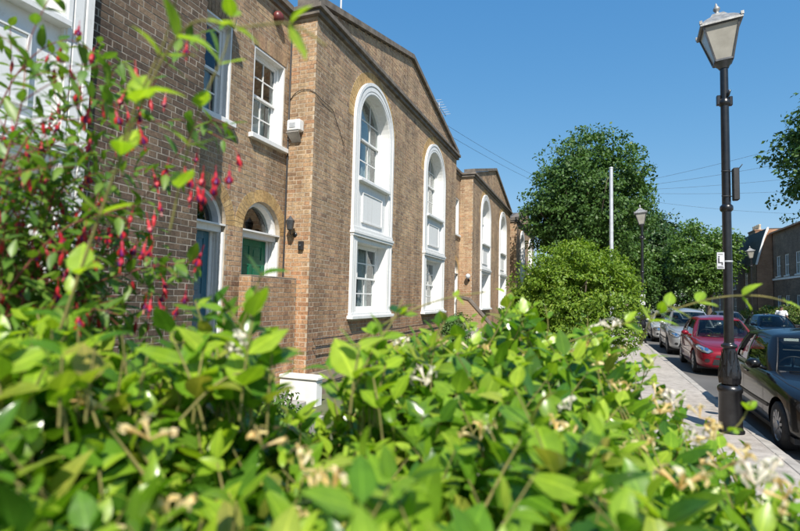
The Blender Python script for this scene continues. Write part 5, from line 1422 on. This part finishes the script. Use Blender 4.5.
tree('garden_shrub', 'small leafy shrub beside the low white wall at the steps', 'shrub', (-3.3, 4.9, .1), (-3.3, 4.9, .40), (.45, .5, .40), 90, 40, .06, 'tree_leaf_light', .15, .025, 'garden shrubs', 6, 4, .12, seed=41)
# low brick garden walls along the pavement
def garden_wall(x, y0, y1, z, label, mat):
    t = root('garden_wall', (x, (y0 + y1) / 2, .1), label, 'wall', 'low garden walls')
    MB().box(x - .11, x + .11, y0, y1, 0, z).build('wall', mat, t)
    MB().box(x - .15, x + .15, y0 - .02, y1 + .02, z, z + .07, .012).build('coping', 'grey_stone', t)
garden_wall(.28, 3.6, 12.2, .62, 'low brick wall between front garden and pavement before the round shrub', 'brick_far_stock')
garden_wall(.28, 16.3, 40, .62, 'low brick wall along the pavement beyond the round shrub', 'brick_far_brown')
garden_wall(11.25, 20, 60, .7, 'low brick wall below the hedge across the street', 'brick_far_brown')

# overhead telephone wires
def wire(a, b, sag, r=.011, label='thin telephone wire running from the tall rounded tree to the dark terrace'):
    a, b = Vector(a), Vector(b); pts = [a.lerp(b, i / 24) - Vector((0, 0, sag * (1 - (2 * i / 24 - 1) ** 2))) for i in range(25)]
    tag(MB().tube(pts, r * .62, 5).build('telephone_wire', 'cable_black'), label, 'wire', 'overhead telephone wires')
hub = Vector((-1.4, 62, 9.6))
t = root('telegraph_pole', (-1.4, 62, 0), 'distant telegraph pole hidden behind the tall rounded tree', 'pole')
MB().lathe([(.14, 0), (.10, 9.8)], (-1.4, 62, 0), 10).build('shaft', 'bark', t)
wire((-5.2, 14.2, 7.8), (-1.4, 40, 10.2), .35, .009, 'thin telephone wire running from the gable slope towards the tall rounded tree'); wire((-5.2, 15.0, 7.6), (-1.4, 40, 9.8), .3, .009, 'thin telephone wire running from the gable slope towards the tall rounded tree')
hubp = (-.3, 40, 10.1)
for e, sg, r in (((13.9, 38, 12.6), .25, .014), ((13.9, 38.5, 11.4), .25, .014), ((13.9, 40.0, 10.4), .2, .013), ((13.9, 42, 9.8), .2, .013), ((13.9, 44.5, 8.6), .3, .012), ((12.2, 51, 7.2), .3, .011), ((12.2, 56, 6.6), .4, .011)):
    wire(hubp, e, sg, r, 'thin telephone wire sloping down from the tall rounded tree to the orange brick house' if e[0] < 13 else 'thin telephone wire running from the tall rounded tree to the dark terrace')
# ------------------------------------------------------------------ honeysuckle hedge in the foreground
RNG = np.random.default_rng(77); rnd = random.Random(77)
def interp(x, tab):
    return float(np.interp(x, [a for a, _ in tab], [b for _, b in tab]))
SIL = [(-100, 372), (0, 372), (120, 385), (200, 392), (255, 405), (280, 418), (325, 418), (345, 402), (375, 365), (430, 348), (500, 340), (560, 335), (600, 340), (630, 362), (650, 385), (690, 418), (740, 440), (800, 478), (900, 540)]
CREST = [(-70, 1.0), (-45, 1.15), (-25, 1.35), (-8, 1.75), (2, 1.9), (8, 1.7), (14, 1.25), (20, .95), (30, .8)]
def az(px): return math.degrees(math.atan((px - 400) / FPX)) - 21.0
SILA = [(az(px), py) for px, py in SIL]
def lump(x, y): return .035 * math.sin(7.1 * x + 2.3 * y) + .03 * math.sin(4.3 * y - 5.7 * x + 1) + .02 * math.sin(13 * x + 11 * y)
def hedge_top(x, y):
    r = math.hypot(x, y); a = math.degrees(math.atan2(x, y))
    rc = interp(a, CREST); ys = interp(a, SILA)
    yh = 297.5 + .0227 * ((math.tan(math.radians(a + 21)) * FPX))
    dc = (ys - yh) / FPX * rc * math.cos(math.radians(a + 21))
    near = interp(a, [(-60, .22), (-20, .20), (0, .22), (10, .34), (20, .46)])
    t = (r - .30) / (rc - .30)
    if t <= 1: drop = near + (dc - near) * max(0, t) ** 1.1
    else: drop = dc + (r - rc) * .9
    return EYE - drop + lump(x, y) * min(1, r)

hedge = root('honeysuckle_hedge', (-.6, 1.0, .1), 'bushy honeysuckle hedge with bright green leaves and cream flowers filling the foreground', 'hedge')
LP, LA, LN, LL, LM = [], [], [], [], []
stem = MB()
SV = np.array(SUN)
def shoot(b, d, length, lsize, step=.036, droop=.25, tip_small=True, mat=0, thick=.0022, spread=.85):
    """stem with opposite leaf pairs"""
    b = Vector(b); d = Vector(d).normalized(); n = max(2, int(length / step)); pts = [b.copy()]
    side = d.orthogonal().normalized(); p = b.copy()
    q = rnd.uniform(0, 3.14)
    bend = Vector((rnd.uniform(-1, 1), rnd.uniform(-1, 1), rnd.uniform(-.4, .2))) * .10
    for i in range(n):
        d = (d + bend * .35 + Vector((0, 0, -droop * .06))).normalized()
        p = p + d * step; pts.append(p.copy())
        side = (side - d * side.dot(d)).normalized(); w = d.cross(side)
        q += math.pi / 2 + rnd.uniform(-.3, .3)
        f = (i + 1) / n
        sz = lsize * (1.05 - .55 * max(0, f - .55) / .45 if tip_small else 1) * rnd.uniform(.75, 1.2)
        if i == 0: sz *= .8
        for s in (0, math.pi):
            if rnd.random() < .06: continue
            o = side * math.cos(q + s) + w * math.sin(q + s)
            A = o * spread + d * (.45 + .4 * f) + Vector((rnd.uniform(-.2, .2), rnd.uniform(-.2, .2), rnd.uniform(-.15, .25)))
            Nn = Vector((0, 0, 1)) * .75 + SUN * .45 + d * .45 - o * .15 + Vector((rnd.uniform(-.6, .6), rnd.uniform(-.6, .6), rnd.uniform(-.3, .2)))
            LP.append(p + o * .004); LA.append(A); LN.append(Nn); LL.append(sz); LM.append(1 if (mat == 1 or (f > .8 and rnd.random() < .6)) else 0)
    stem.tube(pts, [thick * (1.2 - .7 * i / n) for i in range(n + 1)], 4, False)
    return pts

def sample_hedge():
    while True:
        a = rnd.uniform(-68, 30); rc = interp(a, CREST)
        r = math.sqrt(rnd.uniform(.26 ** 2, (rc * 1.12) ** 2))
        x, y = r * math.sin(math.radians(a)), r * math.cos(math.radians(a))
        return x, y, r, a, rc
# outer shoots whose tips make the surface
for i in range(930):
    x, y, r, a, rc = sample_hedge()
    z = hedge_top(x, y); ln = rnd.uniform(.13, .28)
    up = rnd.uniform(-.05, .035)
    d = Vector((rnd.uniform(-.6, .7), rnd.uniform(-.75, .45), 1.0)).normalized()
    tip = Vector((x, y, z + up)); b = tip - d * ln * .92
    if tip.z > EYE - .10 and math.hypot(tip.x, tip.y) < .36: continue
    if (tip - Vector((0, 0, EYE))).length < .30: continue
    shoot(b, d, ln, rnd.uniform(.05, .115), .058)
# inner mass
n = 5200
for i in range(n):
    x, y, r, a, rc = sample_hedge()
    z = hedge_top(x, y) - .06 - abs(rnd.gauss(0, .13))
    if math.dist((x, y, z), (0, 0, EYE)) < .32: continue
    LP.append(Vector((x, y, z))); LA.append(Vector(rand_dirs(1)[0])); LN.append(Vector(rand_dirs(1)[0]) * .7 + Vector((0, -.3, .8))); LL.append(rnd.uniform(.05, .08)); LM.append(0)
# skirts of the hedge down to the ground on the pavement and garden sides
for i in range(7000):
    f = rnd.random(); y = rnd.uniform(.1, 2.1); x = rnd.choice((.46, -1.35 - .2 * rnd.random())) + rnd.gauss(0, .05) - (y - .9) ** 2 * .04
    z = rnd.uniform(.12, 1.35)
    LP.append(Vector((x, y, z))); LA.append(Vector(rand_dirs(1)[0]) + Vector((0, 0, -.5))); LN.append(Vector((1 if x > 0 else -1, -.2, .5)) + Vector(rand_dirs(1)[0]) * .5); LL.append(rnd.uniform(.035, .06)); LM.append(0)
# woody stems inside
for i in range(26):
    x, y = rnd.uniform(-1.3, .3), rnd.uniform(.3, 1.5); pts = [Vector((x, y, .08))]
    for k in range(1, 9): pts.append(Vector((x + rnd.uniform(-.06, .06) * k * .6, y + rnd.uniform(-.06, .06) * k * .6, .08 + k * .16)))
    stem.tube(pts, [.010 - .0008 * k for k in range(9)], 5, False)

# single long shoots seen against the houses and the street
def runner(pix, lsize, mat=1, thick=.0019, every=.04, spread=.9):
    lsize *= 1.15
    """long shoot through points given as (pixel x, pixel y, depth)"""
    P_ = [at(*q) for q in pix]; pts = []
    for i in range(len(P_) - 1):
        p0, p1, p2, p3 = P_[max(0, i - 1)], P_[i], P_[i + 1], P_[min(len(P_) - 1, i + 2)]
        k = max(2, int((p2 - p1).length / .012))
        for j in range(k):
            t = j / k; pts.append(.5 * ((2 * p1) + (p2 - p0) * t + (2 * p0 - 5 * p1 + 4 * p2 - p3) * t * t + (3 * p1 - p0 - 3 * p2 + p3) * t ** 3))
    pts.append(P_[-1]); acc = 0; tot = sum((b - a).length for a, b in zip(pts, pts[1:])); run = 0; flip = 0
    for a, b in zip(pts, pts[1:]):
        l = (b - a).length; acc += l; run += l
        if acc >= every:
            acc = 0; flip += 1; d = (b - a).normalized(); side = d.orthogonal().normalized(); w = d.cross(side); q = flip * 1.4 + .5
            f = run / tot
            for s in (0, math.pi):
                o = side * math.cos(q + s) + w * math.sin(q + s); sz = lsize * (1.1 - .5 * f) * rnd.uniform(.8, 1.15)
                LP.append(b.copy()); LA.append(o * spread + d * .75 + Vector((0, 0, .1))); LN.append(Vector((0, 0, .8)) + SUN * .6 + d * .2 + Vector((rnd.uniform(-.3, .3), rnd.uniform(-.3, .3), 0))); LL.append(sz); LM.append(mat)
    stem.tube(pts, [thick * (1.15 - .5 * i / len(pts)) for i in range(len(pts))], 5, False)
runner([(560, 345, 1.25), (610, 328, 1.2), (665, 312, 1.12), (715, 298, 1.08), (760, 296, 1.06), (790, 303, 1.05)], .048, every=.075)
runner([(640, 345, 1.15), (652, 318, 1.12), (668, 306, 1.12), (690, 318, 1.1)], .05, every=.05)
runner([(360, 340, 1.05), (395, 318, 1.0), (440, 300, 1.0), (485, 292, 1.02)], .034, every=.11, thick=.002)
runner([(210, 400, .85), (232, 350, .85), (250, 305, .84), (262, 272, .83)], .058, every=.05, mat=0)
runner([(270, 400, .82), (262, 360, .82), (240, 325, .82), (222, 300, .83)], .06, every=.05, mat=0)
runner([(350, 400, .88), (372, 352, .9), (392, 322, .92), (402, 300, .94)], .054, every=.05, mat=0)
runner([(180, 420, .7), (215, 385, .72), (245, 372, .74), (270, 380, .75)], .056, every=.05, mat=0)
runner([(480, 360, 1.3), (500, 325, 1.28), (512, 300, 1.28)], .045, every=.05, mat=0)
runner([(540, 360, 1.4), (548, 330, 1.4), (545, 305, 1.4)], .045, every=.05, mat=0)
runner([(430, 370, 1.1), (438, 335, 1.1), (447, 318, 1.1)], .05, every=.05, mat=0)
runner([(700, 440, 1.0), (735, 428, .98), (752, 400, .96)], .04, every=.05)
for i in range(38):                              # loose leafy shoots between hedge and steps
    x0 = rnd.choice((rnd.uniform(190, 268), rnd.uniform(190, 268), rnd.uniform(345, 385))); d = rnd.uniform(.72, 1.0); y0 = rnd.uniform(410, 440); h = rnd.uniform(35, 135) * (1 if x0 < 290 else .72); s = rnd.uniform(-35, 25)
    runner([(x0, y0, d), (x0 + s * .4, y0 - h * .5, d), (x0 + s, y0 - h, d + .02)], rnd.uniform(.056, .078), every=.044, mat=rnd.choice((0, 0, 1)))
for i in range(24):
    x0 = rnd.uniform(-10, 150); d = rnd.uniform(.6, .85); y0 = rnd.uniform(420, 450); h = rnd.uniform(40, 95); s = rnd.uniform(-25, 35)
    runner([(x0, y0, d), (x0 + s * .4, y0 - h * .5, d), (x0 + s, y0 - h, d)], rnd.uniform(.050, .062), every=.042, mat=rnd.choice((0, 0, 1)))
runner([(60, 330, .75), (105, 200, .74), (135, 120, .72), (165, 55, .70), (195, 22, .67), (240, 27, .64), (290, 24, .63), (326, 46, .62)], .060, every=.085, thick=.0022)
runner([(170, 230, .8), (190, 140, .78), (205, 95, .77), (225, 50, .76), (232, 10, .75)], .048, every=.06, thick=.0018)
runner([(120, 150, .75), (140, 95, .72), (165, 40, .7), (178, -10, .68)], .055, every=.07, thick=.0018)
for i in range(60):                              # loose shoots standing proud of the hedge
    px = rnd.choice([rnd.uniform(60, 360), rnd.uniform(360, 620), rnd.uniform(620, 790)]); a = az(px); rc = interp(a, CREST) * rnd.uniform(.75, 1.0)
    x, y = rc * math.sin(math.radians(a)), rc * math.cos(math.radians(a)); z = hedge_top(x, y)
    shoot((x, y, z - .08), (rnd.uniform(-.5, .5), rnd.uniform(-.4, .3), 1), rnd.uniform(.14, .20 if px < 620 else .16) * (.5 if 265 < px < 345 else 1), rnd.uniform(.05, .075), .045, mat=0)

LP = np.array([tuple(v) for v in LP]); LA = np.array([tuple(v) for v in LA]); LN = np.array([tuple(v) for v in LN]); LL = np.array(LL); LM = np.array(LM)
def leaf_things(parent, P, A, Nn, L, M, mats, templs, limit=300, ymin=0):
    """the leaves that show largest are objects of their own, the rest one mesh per leaf shape"""
    ctr = P + A / np.linalg.norm(A, axis=1, keepdims=True) * L[:, None] * .5
    px, py, dp = projN(ctr)
    ok = (px > 5) & (px < 795) & (py > ymin) & (py < 528) & (dp > .2)
    # coarse visibility: keep the nearest leaves in each picture cell
    size = np.where(ok, L / np.maximum(dp, .05), 0)
    cell = (np.clip(px, 0, 799) // 26).astype(int) * 100 + (np.clip(py, 0, 530) // 26).astype(int)
    order = np.lexsort((dp, cell)); rank = np.zeros(len(P), int); last = None; r = 0
    for i in order:
        if not ok[i]: continue
        r = r + 1 if cell[i] == last else 0; last = cell[i]; rank[i] = r
    score = np.where(ok & (rank < 3), size, 0)
    ch = np.argsort(-score)[:limit]; ch = ch[score[ch] > 0]
    mask = np.zeros(len(P), bool); mask[ch] = True
    X, A2, N2 = frames(A, Nn); base = Vector(parent['_base'])
    meshes = {}
    tid = np.arange(len(P)) % len(templs)
    for i in ch:
        k = (int(tid[i]), int(M[i]))
        if k not in meshes:
            tv, tf = templs[k[0]]; me = bpy.data.meshes.new('leaf'); me.from_pydata([tuple(v) for v in tv], [], [tuple(int(x) for x in f) for f in tf])
            me.polygons.foreach_set('use_smooth', [True] * len(tf)); leaf_rib(type('q', (), {'data': me}), templs[k[0]], 1); me.materials.append(MATS[mats[k[1]]]); meshes[k] = me
        o = bpy.data.objects.new('leaf', meshes[k]); link(o, parent)
        l = L[i]; x, a, nn, p = X[i] * l, A2[i] * l, N2[i] * l, P[i]
        o.matrix_local = Matrix(((x[0], a[0], nn[0], p[0] - base.x), (x[1], a[1], nn[1], p[1] - base.y), (x[2], a[2], nn[2], p[2] - base.z), (0, 0, 0, 1)))
    for k in range(len(templs)):
        for mi in range(len(mats)):
            s = (~mask) & (tid == k) & (M == mi)
            if s.sum(): leaves_mesh('foliage', P[s], A[s], Nn[s], L[s], templs[k], mats[mi], parent)
leaf_things(hedge, LP, LA, LN, LL, LM, ['honeysuckle_leaf', 'young_leaf'], TEMPL)
o = stem.build('stems', 'twig', hedge); o['kind'] = 'stuff'

# honeysuckle flowers: whorls of curved trumpets with split lips
def flower_mesh(seed, n, length):
    r = random.Random(seed); m = MB()
    for i in range(n):
        a = 2 * math.pi * i / n + r.uniform(-.4, .4); el = r.uniform(.35, 1.1)
        d = Vector((math.cos(a) * math.cos(el), math.sin(a) * math.cos(el), math.sin(el))); l = length * r.uniform(.75, 1.15)
        c = Vector((0, 0, 1)); pts = []; p = Vector((0, 0, 0)); dd = d.copy()
        for k in range(6): pts.append(p.copy()); p = p + dd * l / 5; dd = (dd + Vector((d.x, d.y, -.25)) * .12).normalized()
        m.tube(pts, [.0016, .0018, .0022, .0030, .0042, .0056], 6, False)
        e = pts[-1]; s = dd.orthogonal().normalized(); w = dd.cross(s)
        for q in range(2):                       # lips curl back
            o_ = (w if q else -w); ww = s * (.0075 if q else .004); out = []
            for k in range(4):
                f = k / 3; cc = e + dd * (.012 * math.sin(f * 2.2)) + o_ * (.004 + .016 * f * f) - dd * .010 * f * f
                out += [cc - ww * (1 - .5 * f), cc + ww * (1 - .5 * f)]
            m.add(out, [(2 * k, 2 * k + 1, 2 * k + 3, 2 * k + 2) for k in range(3)], True)
        for q in range(3): m.tube([e, e + dd * .014 + s * (q - 1) * .005 + w * .003], .0007, 3, False)
    return m
FM = [flower_mesh(s, n, l) for s, n, l in ((1, 4, .036), (2, 3, .038), (3, 4, .034))]
fsrc = []
for i, mt in enumerate(('petal_cream', 'petal_cream', 'petal_white')):
    o = FM[i].build('flower', mt, hedge, False); fsrc.append(o)
def flower(p, kind, scale, first={}):
    o = fsrc[kind] if kind not in first else fsrc[kind].copy()
    if kind in first: COL.objects.link(o)
    first[kind] = 1
    o.parent = hedge; o.location = Vector(p) - Vector(hedge['_base']); o.scale = (scale,) * 3
    o.rotation_euler = (rnd.uniform(-.9, .3), rnd.uniform(-.6, .6), rnd.uniform(0, 6.28))
spots = [(572, 437, .85, 0), (600, 372, 1.2, 0), (585, 352, 1.25, 1), (612, 330, 1.3, 2), (596, 335, 1.3, 2), (556, 432, .86, 0), (660, 414, 1.1, 0), (700, 418, 1.0, 1), (690, 440, 1.0, 2), (745, 460, .8, 1), (770, 480, .75, 2),
         (232, 358, .8, 2), (246, 350, .8, 2), (316, 492, .6, 0), (300, 470, .65, 0), (425, 382, 1.0, 2), (434, 345, 1.15, 1), (330, 500, .55, 0), (150, 440, .6, 1), (262, 448, .65, 1), (515, 480, .75, 2), (720, 470, .85, 1),
         (640, 455, .9, 1), (600, 500, .7, 0), (480, 440, .8, 1), (655, 395, 1.2, 1), (672, 404, 1.1, 2), (715, 440, .95, 0), (755, 485, .7, 2), (785, 500, .65, 0), (680, 490, .7, 1), (530, 360, 1.35, 0), (470, 350, 1.4, 1)]
for px, py, d, k in spots: flower(at(px, py, d), k, rnd.uniform(.62, .9))
for i in range(26):
    x, y, r, a, rc = sample_hedge()
    if r < .5: continue
    flower((x, y, hedge_top(x, y) + rnd.uniform(-.03, .03)), rnd.choice((0, 0, 1, 2)), rnd.uniform(.55, .8))

# ------------------------------------------------------------------ fuchsia shrub on the left
RNG = np.random.default_rng(5); rnd = random.Random(5)
fb = at(20, 430, 1.1); fb.z = .1
fuch = root('fuchsia_shrub', tuple(fb), 'tall arching fuchsia with red and purple hanging flowers before the white window bay', 'shrub')
LP, LA, LN, LL, LM = [], [], [], [], []
fst = MB(); FLW = []
def arch(pix, lsize, dens=.035, flowers=.35, thick=.003, mat=0, side_twigs=True):
    P_ = [at(*q) for q in pix]; pts = []
    for i in range(len(P_) - 1):
        p0, p1, p2, p3 = P_[max(0, i - 1)], P_[i], P_[i + 1], P_[min(len(P_) - 1, i + 2)]
        k = max(2, int((p2 - p1).length / .012))
        for j in range(k):
            t = j / k; pts.append(.5 * ((2 * p1) + (p2 - p0) * t + (2 * p0 - 5 * p1 + 4 * p2 - p3) * t * t + (3 * p1 - p0 - 3 * p2 + p3) * t ** 3))
    pts.append(P_[-1]); grow(pts, lsize, dens, flowers, thick, mat, side_twigs)
def grow(pts, lsize, dens, flowers, thick, mat, side_twigs):
    acc = 0; flip = 0; n = len(pts)
    fst.tube(pts, [thick * (1.2 - .9 * i / n) for i in range(n)], 5, False)
    for i, (a, b) in enumerate(zip(pts, pts[1:])):
        acc += (b - a).length
        if acc < dens: continue
        acc = 0; flip += 1; d = (b - a).normalized(); side = d.orthogonal().normalized(); w = d.cross(side); q = flip * 1.57 + rnd.uniform(-.4, .4)
        for s in (0, math.pi):
            o = side * math.cos(q + s) + w * math.sin(q + s)
            if rnd.random() < .85:
                LP.append(b.copy()); LA.append(o + d * .5 + Vector((0, 0, -.15)) + Vector((rnd.uniform(-.3, .3),) * 3)); LN.append(Vector((0, 0, .9)) + SUN * .4 + Vector((rnd.uniform(-.4, .4), rnd.uniform(-.4, .4), 0))); LL.append(lsize * rnd.uniform(.6, 1.2)); LM.append(mat)
            if rnd.random() < flowers and i > n * .25: FLW.append(b + o * .008)
        if side_twigs and rnd.random() < .33 and i < n * .9:
            o = (side * math.cos(q + 1) + w * math.sin(q + 1)) * .8 + d * .6 + Vector((0, 0, .15)); o.normalize(); p = b.copy(); tw = [p.copy()]; l = rnd.uniform(.08, .20)
            for k in range(10): o = (o + Vector((0, 0, -.05))).normalized(); p = p + o * l / 10; tw.append(p.copy())
            grow(tw, lsize * .85, dens, flowers * 1.1, thick * .5, mat, False)
big = [[(-40, 520, .95), (20, 380, 1.0), (70, 260, 1.05), (110, 170, 1.08), (150, 90, 1.05), (185, 45, 1.0), (225, 20, .95)],
       [(-30, 480, 1.1), (40, 350, 1.12), (100, 260, 1.12), (150, 190, 1.1), (190, 140, 1.08), (215, 120, 1.05), (232, 128, 1.05)],
       [(-60, 400, 1.2), (0, 280, 1.2), (40, 170, 1.2), (70, 90, 1.2), (100, 40, 1.2)],
       [(-60, 460, 1.0), (10, 340, 1.05), (80, 290, 1.05), (140, 270, 1.05), (190, 262, 1.05)],
       [(-20, 500, 1.2), (50, 400, 1.2), (110, 320, 1.2), (160, 280, 1.2), (200, 270, 1.2)],
       [(-80, 350, 1.0), (-20, 240, 1.0), (20, 150, 1.0), (60, 110, 1.0), (110, 105, 1.02)],
       [(-60, 300, .9), (-10, 200, .9), (20, 110, .9), (30, 40, .9), (60, -20, .9)],
       [(-60, 380, .85), (0, 300, .9), (50, 240, .92), (95, 215, .95), (130, 220, .95)],
       [(-70, 420, 1.3), (0, 320, 1.3), (60, 220, 1.3), (105, 150, 1.3), (120, 100, 1.3)],
       [(0, 480, 1.3), (60, 360, 1.35), (110, 290, 1.35), (140, 240, 1.35)], [(-50, 330, 1.1), (0, 230, 1.1), (50, 180, 1.1), (95, 170, 1.1)],
       [(-70, 300, 1.1), (-20, 180, 1.1), (25, 130, 1.1), (70, 120, 1.1), (100, 140, 1.1)], [(-70, 250, 1.0), (-20, 150, 1.0), (20, 70, 1.0), (65, 40, 1.0), (105, 60, 1.0)], [(-70, 340, 1.2), (-10, 220, 1.2), (50, 130, 1.2), (95, 90, 1.2), (135, 100, 1.2)],
       [(-60, 420, 1.05), (20, 280, 1.05), (90, 200, 1.05), (140, 170, 1.05), (180, 180, 1.05)], [(-40, 440, .9), (30, 340, .92), (80, 310, .95), (120, 315, .95)], [(-60, 280, 1.25), (-10, 180, 1.25), (10, 90, 1.25), (10, 20, 1.25)]]
for i, b in enumerate(big): arch(b, .046, .028, .24, .0022)
for i in range(85):                              # bushy base
    x0 = rnd.uniform(-60, 60); y0 = rnd.uniform(330, 460); d = rnd.uniform(.95, 1.4); dx = rnd.uniform(10, 110); h = rnd.uniform(40, 200)
    arch([(x0, y0, d), (x0 + dx * .35, y0 - h * .5, d), (x0 + dx * .75, y0 - h * .9, d), (x0 + dx, y0 - h, d)], .046, .026, .10, .002)
for f in range(16):                              # roots to ground
    x, y = fb.x + rnd.uniform(-.1, .1), fb.y + rnd.uniform(-.1, .1); e = at(rnd.uniform(-60, 60), rnd.uniform(380, 500), rnd.uniform(.95, 1.3))
    fst.tube([(x, y, .1), ((x + e.x) / 2 + rnd.uniform(-.05, .05), (y + e.y) / 2, .75), e], [.008, .006, .004], 5, False)
LP = np.array([tuple(v) for v in LP]); LA = np.array([tuple(v) for v in LA]); LN = np.array([tuple(v) for v in LN]); LL = np.array(LL); LM = np.array(LM)
leaf_things(fuch, LP, LA, LN, LL, LM, ['fuchsia_leaf', 'young_leaf'], [leaf_template(4, .46, .10, .22), leaf_template(4, .42, .16, .12)])
o = fst.build('stems', 'red_twig', fuch); o['kind'] = 'stuff'
# pendent flowers: red tube and sepals, purple petals
def fuchsia_flower():
    m = MB()
    m.tube([(0, 0, 0), (0, 0, -.020)], .0007, 4, False)
    m.lathe([(.0012, -.019), (.0036, -.024), (.0034, -.032), (.0042, -.037)], n=8, cap=False)
    for k in range(4):
        a = k * math.pi / 2; ca, sa = math.cos(a), math.sin(a); vs_ = []
        for i in range(5):
            f = i / 4; r = .0040 + .0055 * math.sin(f * 2.4); z = -.036 - .017 * f; w = .0042 * math.sin(math.pi * (.25 + .72 * f))
            vs_ += [(r * ca - w * sa, r * sa + w * ca, z), (r * ca + w * sa, r * sa - w * ca, z)]
        m.add(vs_, [(2 * i, 2 * i + 1, 2 * i + 3, 2 * i + 2) for i in range(4)], True)
    for k in range(5):
        a = k * 1.2566; m.tube([(0, 0, -.05), (.0022 * math.cos(a), .0022 * math.sin(a), -.068)], .0005, 3, False)
    s = m.build('flower', 'petal_red', fuch, False)
    c = MB().lathe([(.0036, -.037), (.0048, -.042), (.0052, -.047), (.0045, -.052)], n=8, cap=False).build('petals', 'petal_purple', s, False)
    b = MB(); b.tube([(0, 0, 0), (0, 0, -.016)], .0007, 4, False); b.lathe([(.0008, -.015), (.0042, -.021), (.0046, -.030), (.0034, -.040), (.0006, -.047)], n=8)
    bud = b.build('flower_bud', 'petal_red', fuch, False)
    return s, bud
fs_, bud_ = fuchsia_flower()
extra = [at(px, py, d) for px, py, d in ((126, 88, .95), (166, 92, .98), (204, 165, 1.0), (196, 178, 1.0), (216, 165, 1.0), (212, 175, 1.0), (192, 185, 1.0), (60, 310, 1.0), (105, 325, 1.0), (122, 215, 1.05), (78, 78, .95), (165, 300, 1.05), (180, 300, 1.05), (152, 292, 1.05), (135, 60, .95), (185, 160, 1.0), (205, 180, 1.0), (80, 20, 1.0), (12, 118, .95), (68, 60, .95))]
for cx, cy, sxx, syy, nn in ((200, 160, 30, 32, 6), (160, 270, 45, 30, 6), (128, 105, 14, 16, 5), (90, 240, 40, 40, 14), (60, 300, 40, 25, 8), (150, 215, 22, 25, 6), (30, 180, 25, 60, 8)):
    for i in range(nn): extra.append(at(rnd.gauss(cx, sxx * .6), rnd.gauss(cy, syy * .6), rnd.uniform(.95, 1.12)))
rnd.shuffle(FLW); ALLF = extra + FLW[:235]
first = [True, True]
for i, p in enumerate(ALLF):
    isb = i >= len(extra) and rnd.random() < .55; src = bud_ if isb else fs_
    if first[isb]: o = src; first[isb] = False; ch = []
    else: o = copy_tree(src, fuch)
    o.location = Vector(p) - Vector(fuch['_base']); o.scale = (rnd.uniform(.6, .95),) * 3; o.rotation_euler = (rnd.uniform(-.35, .35), rnd.uniform(-.35, .35), rnd.uniform(0, 6.28))

for o in bpy.data.objects:
    if '_base' in o: del o['_base']
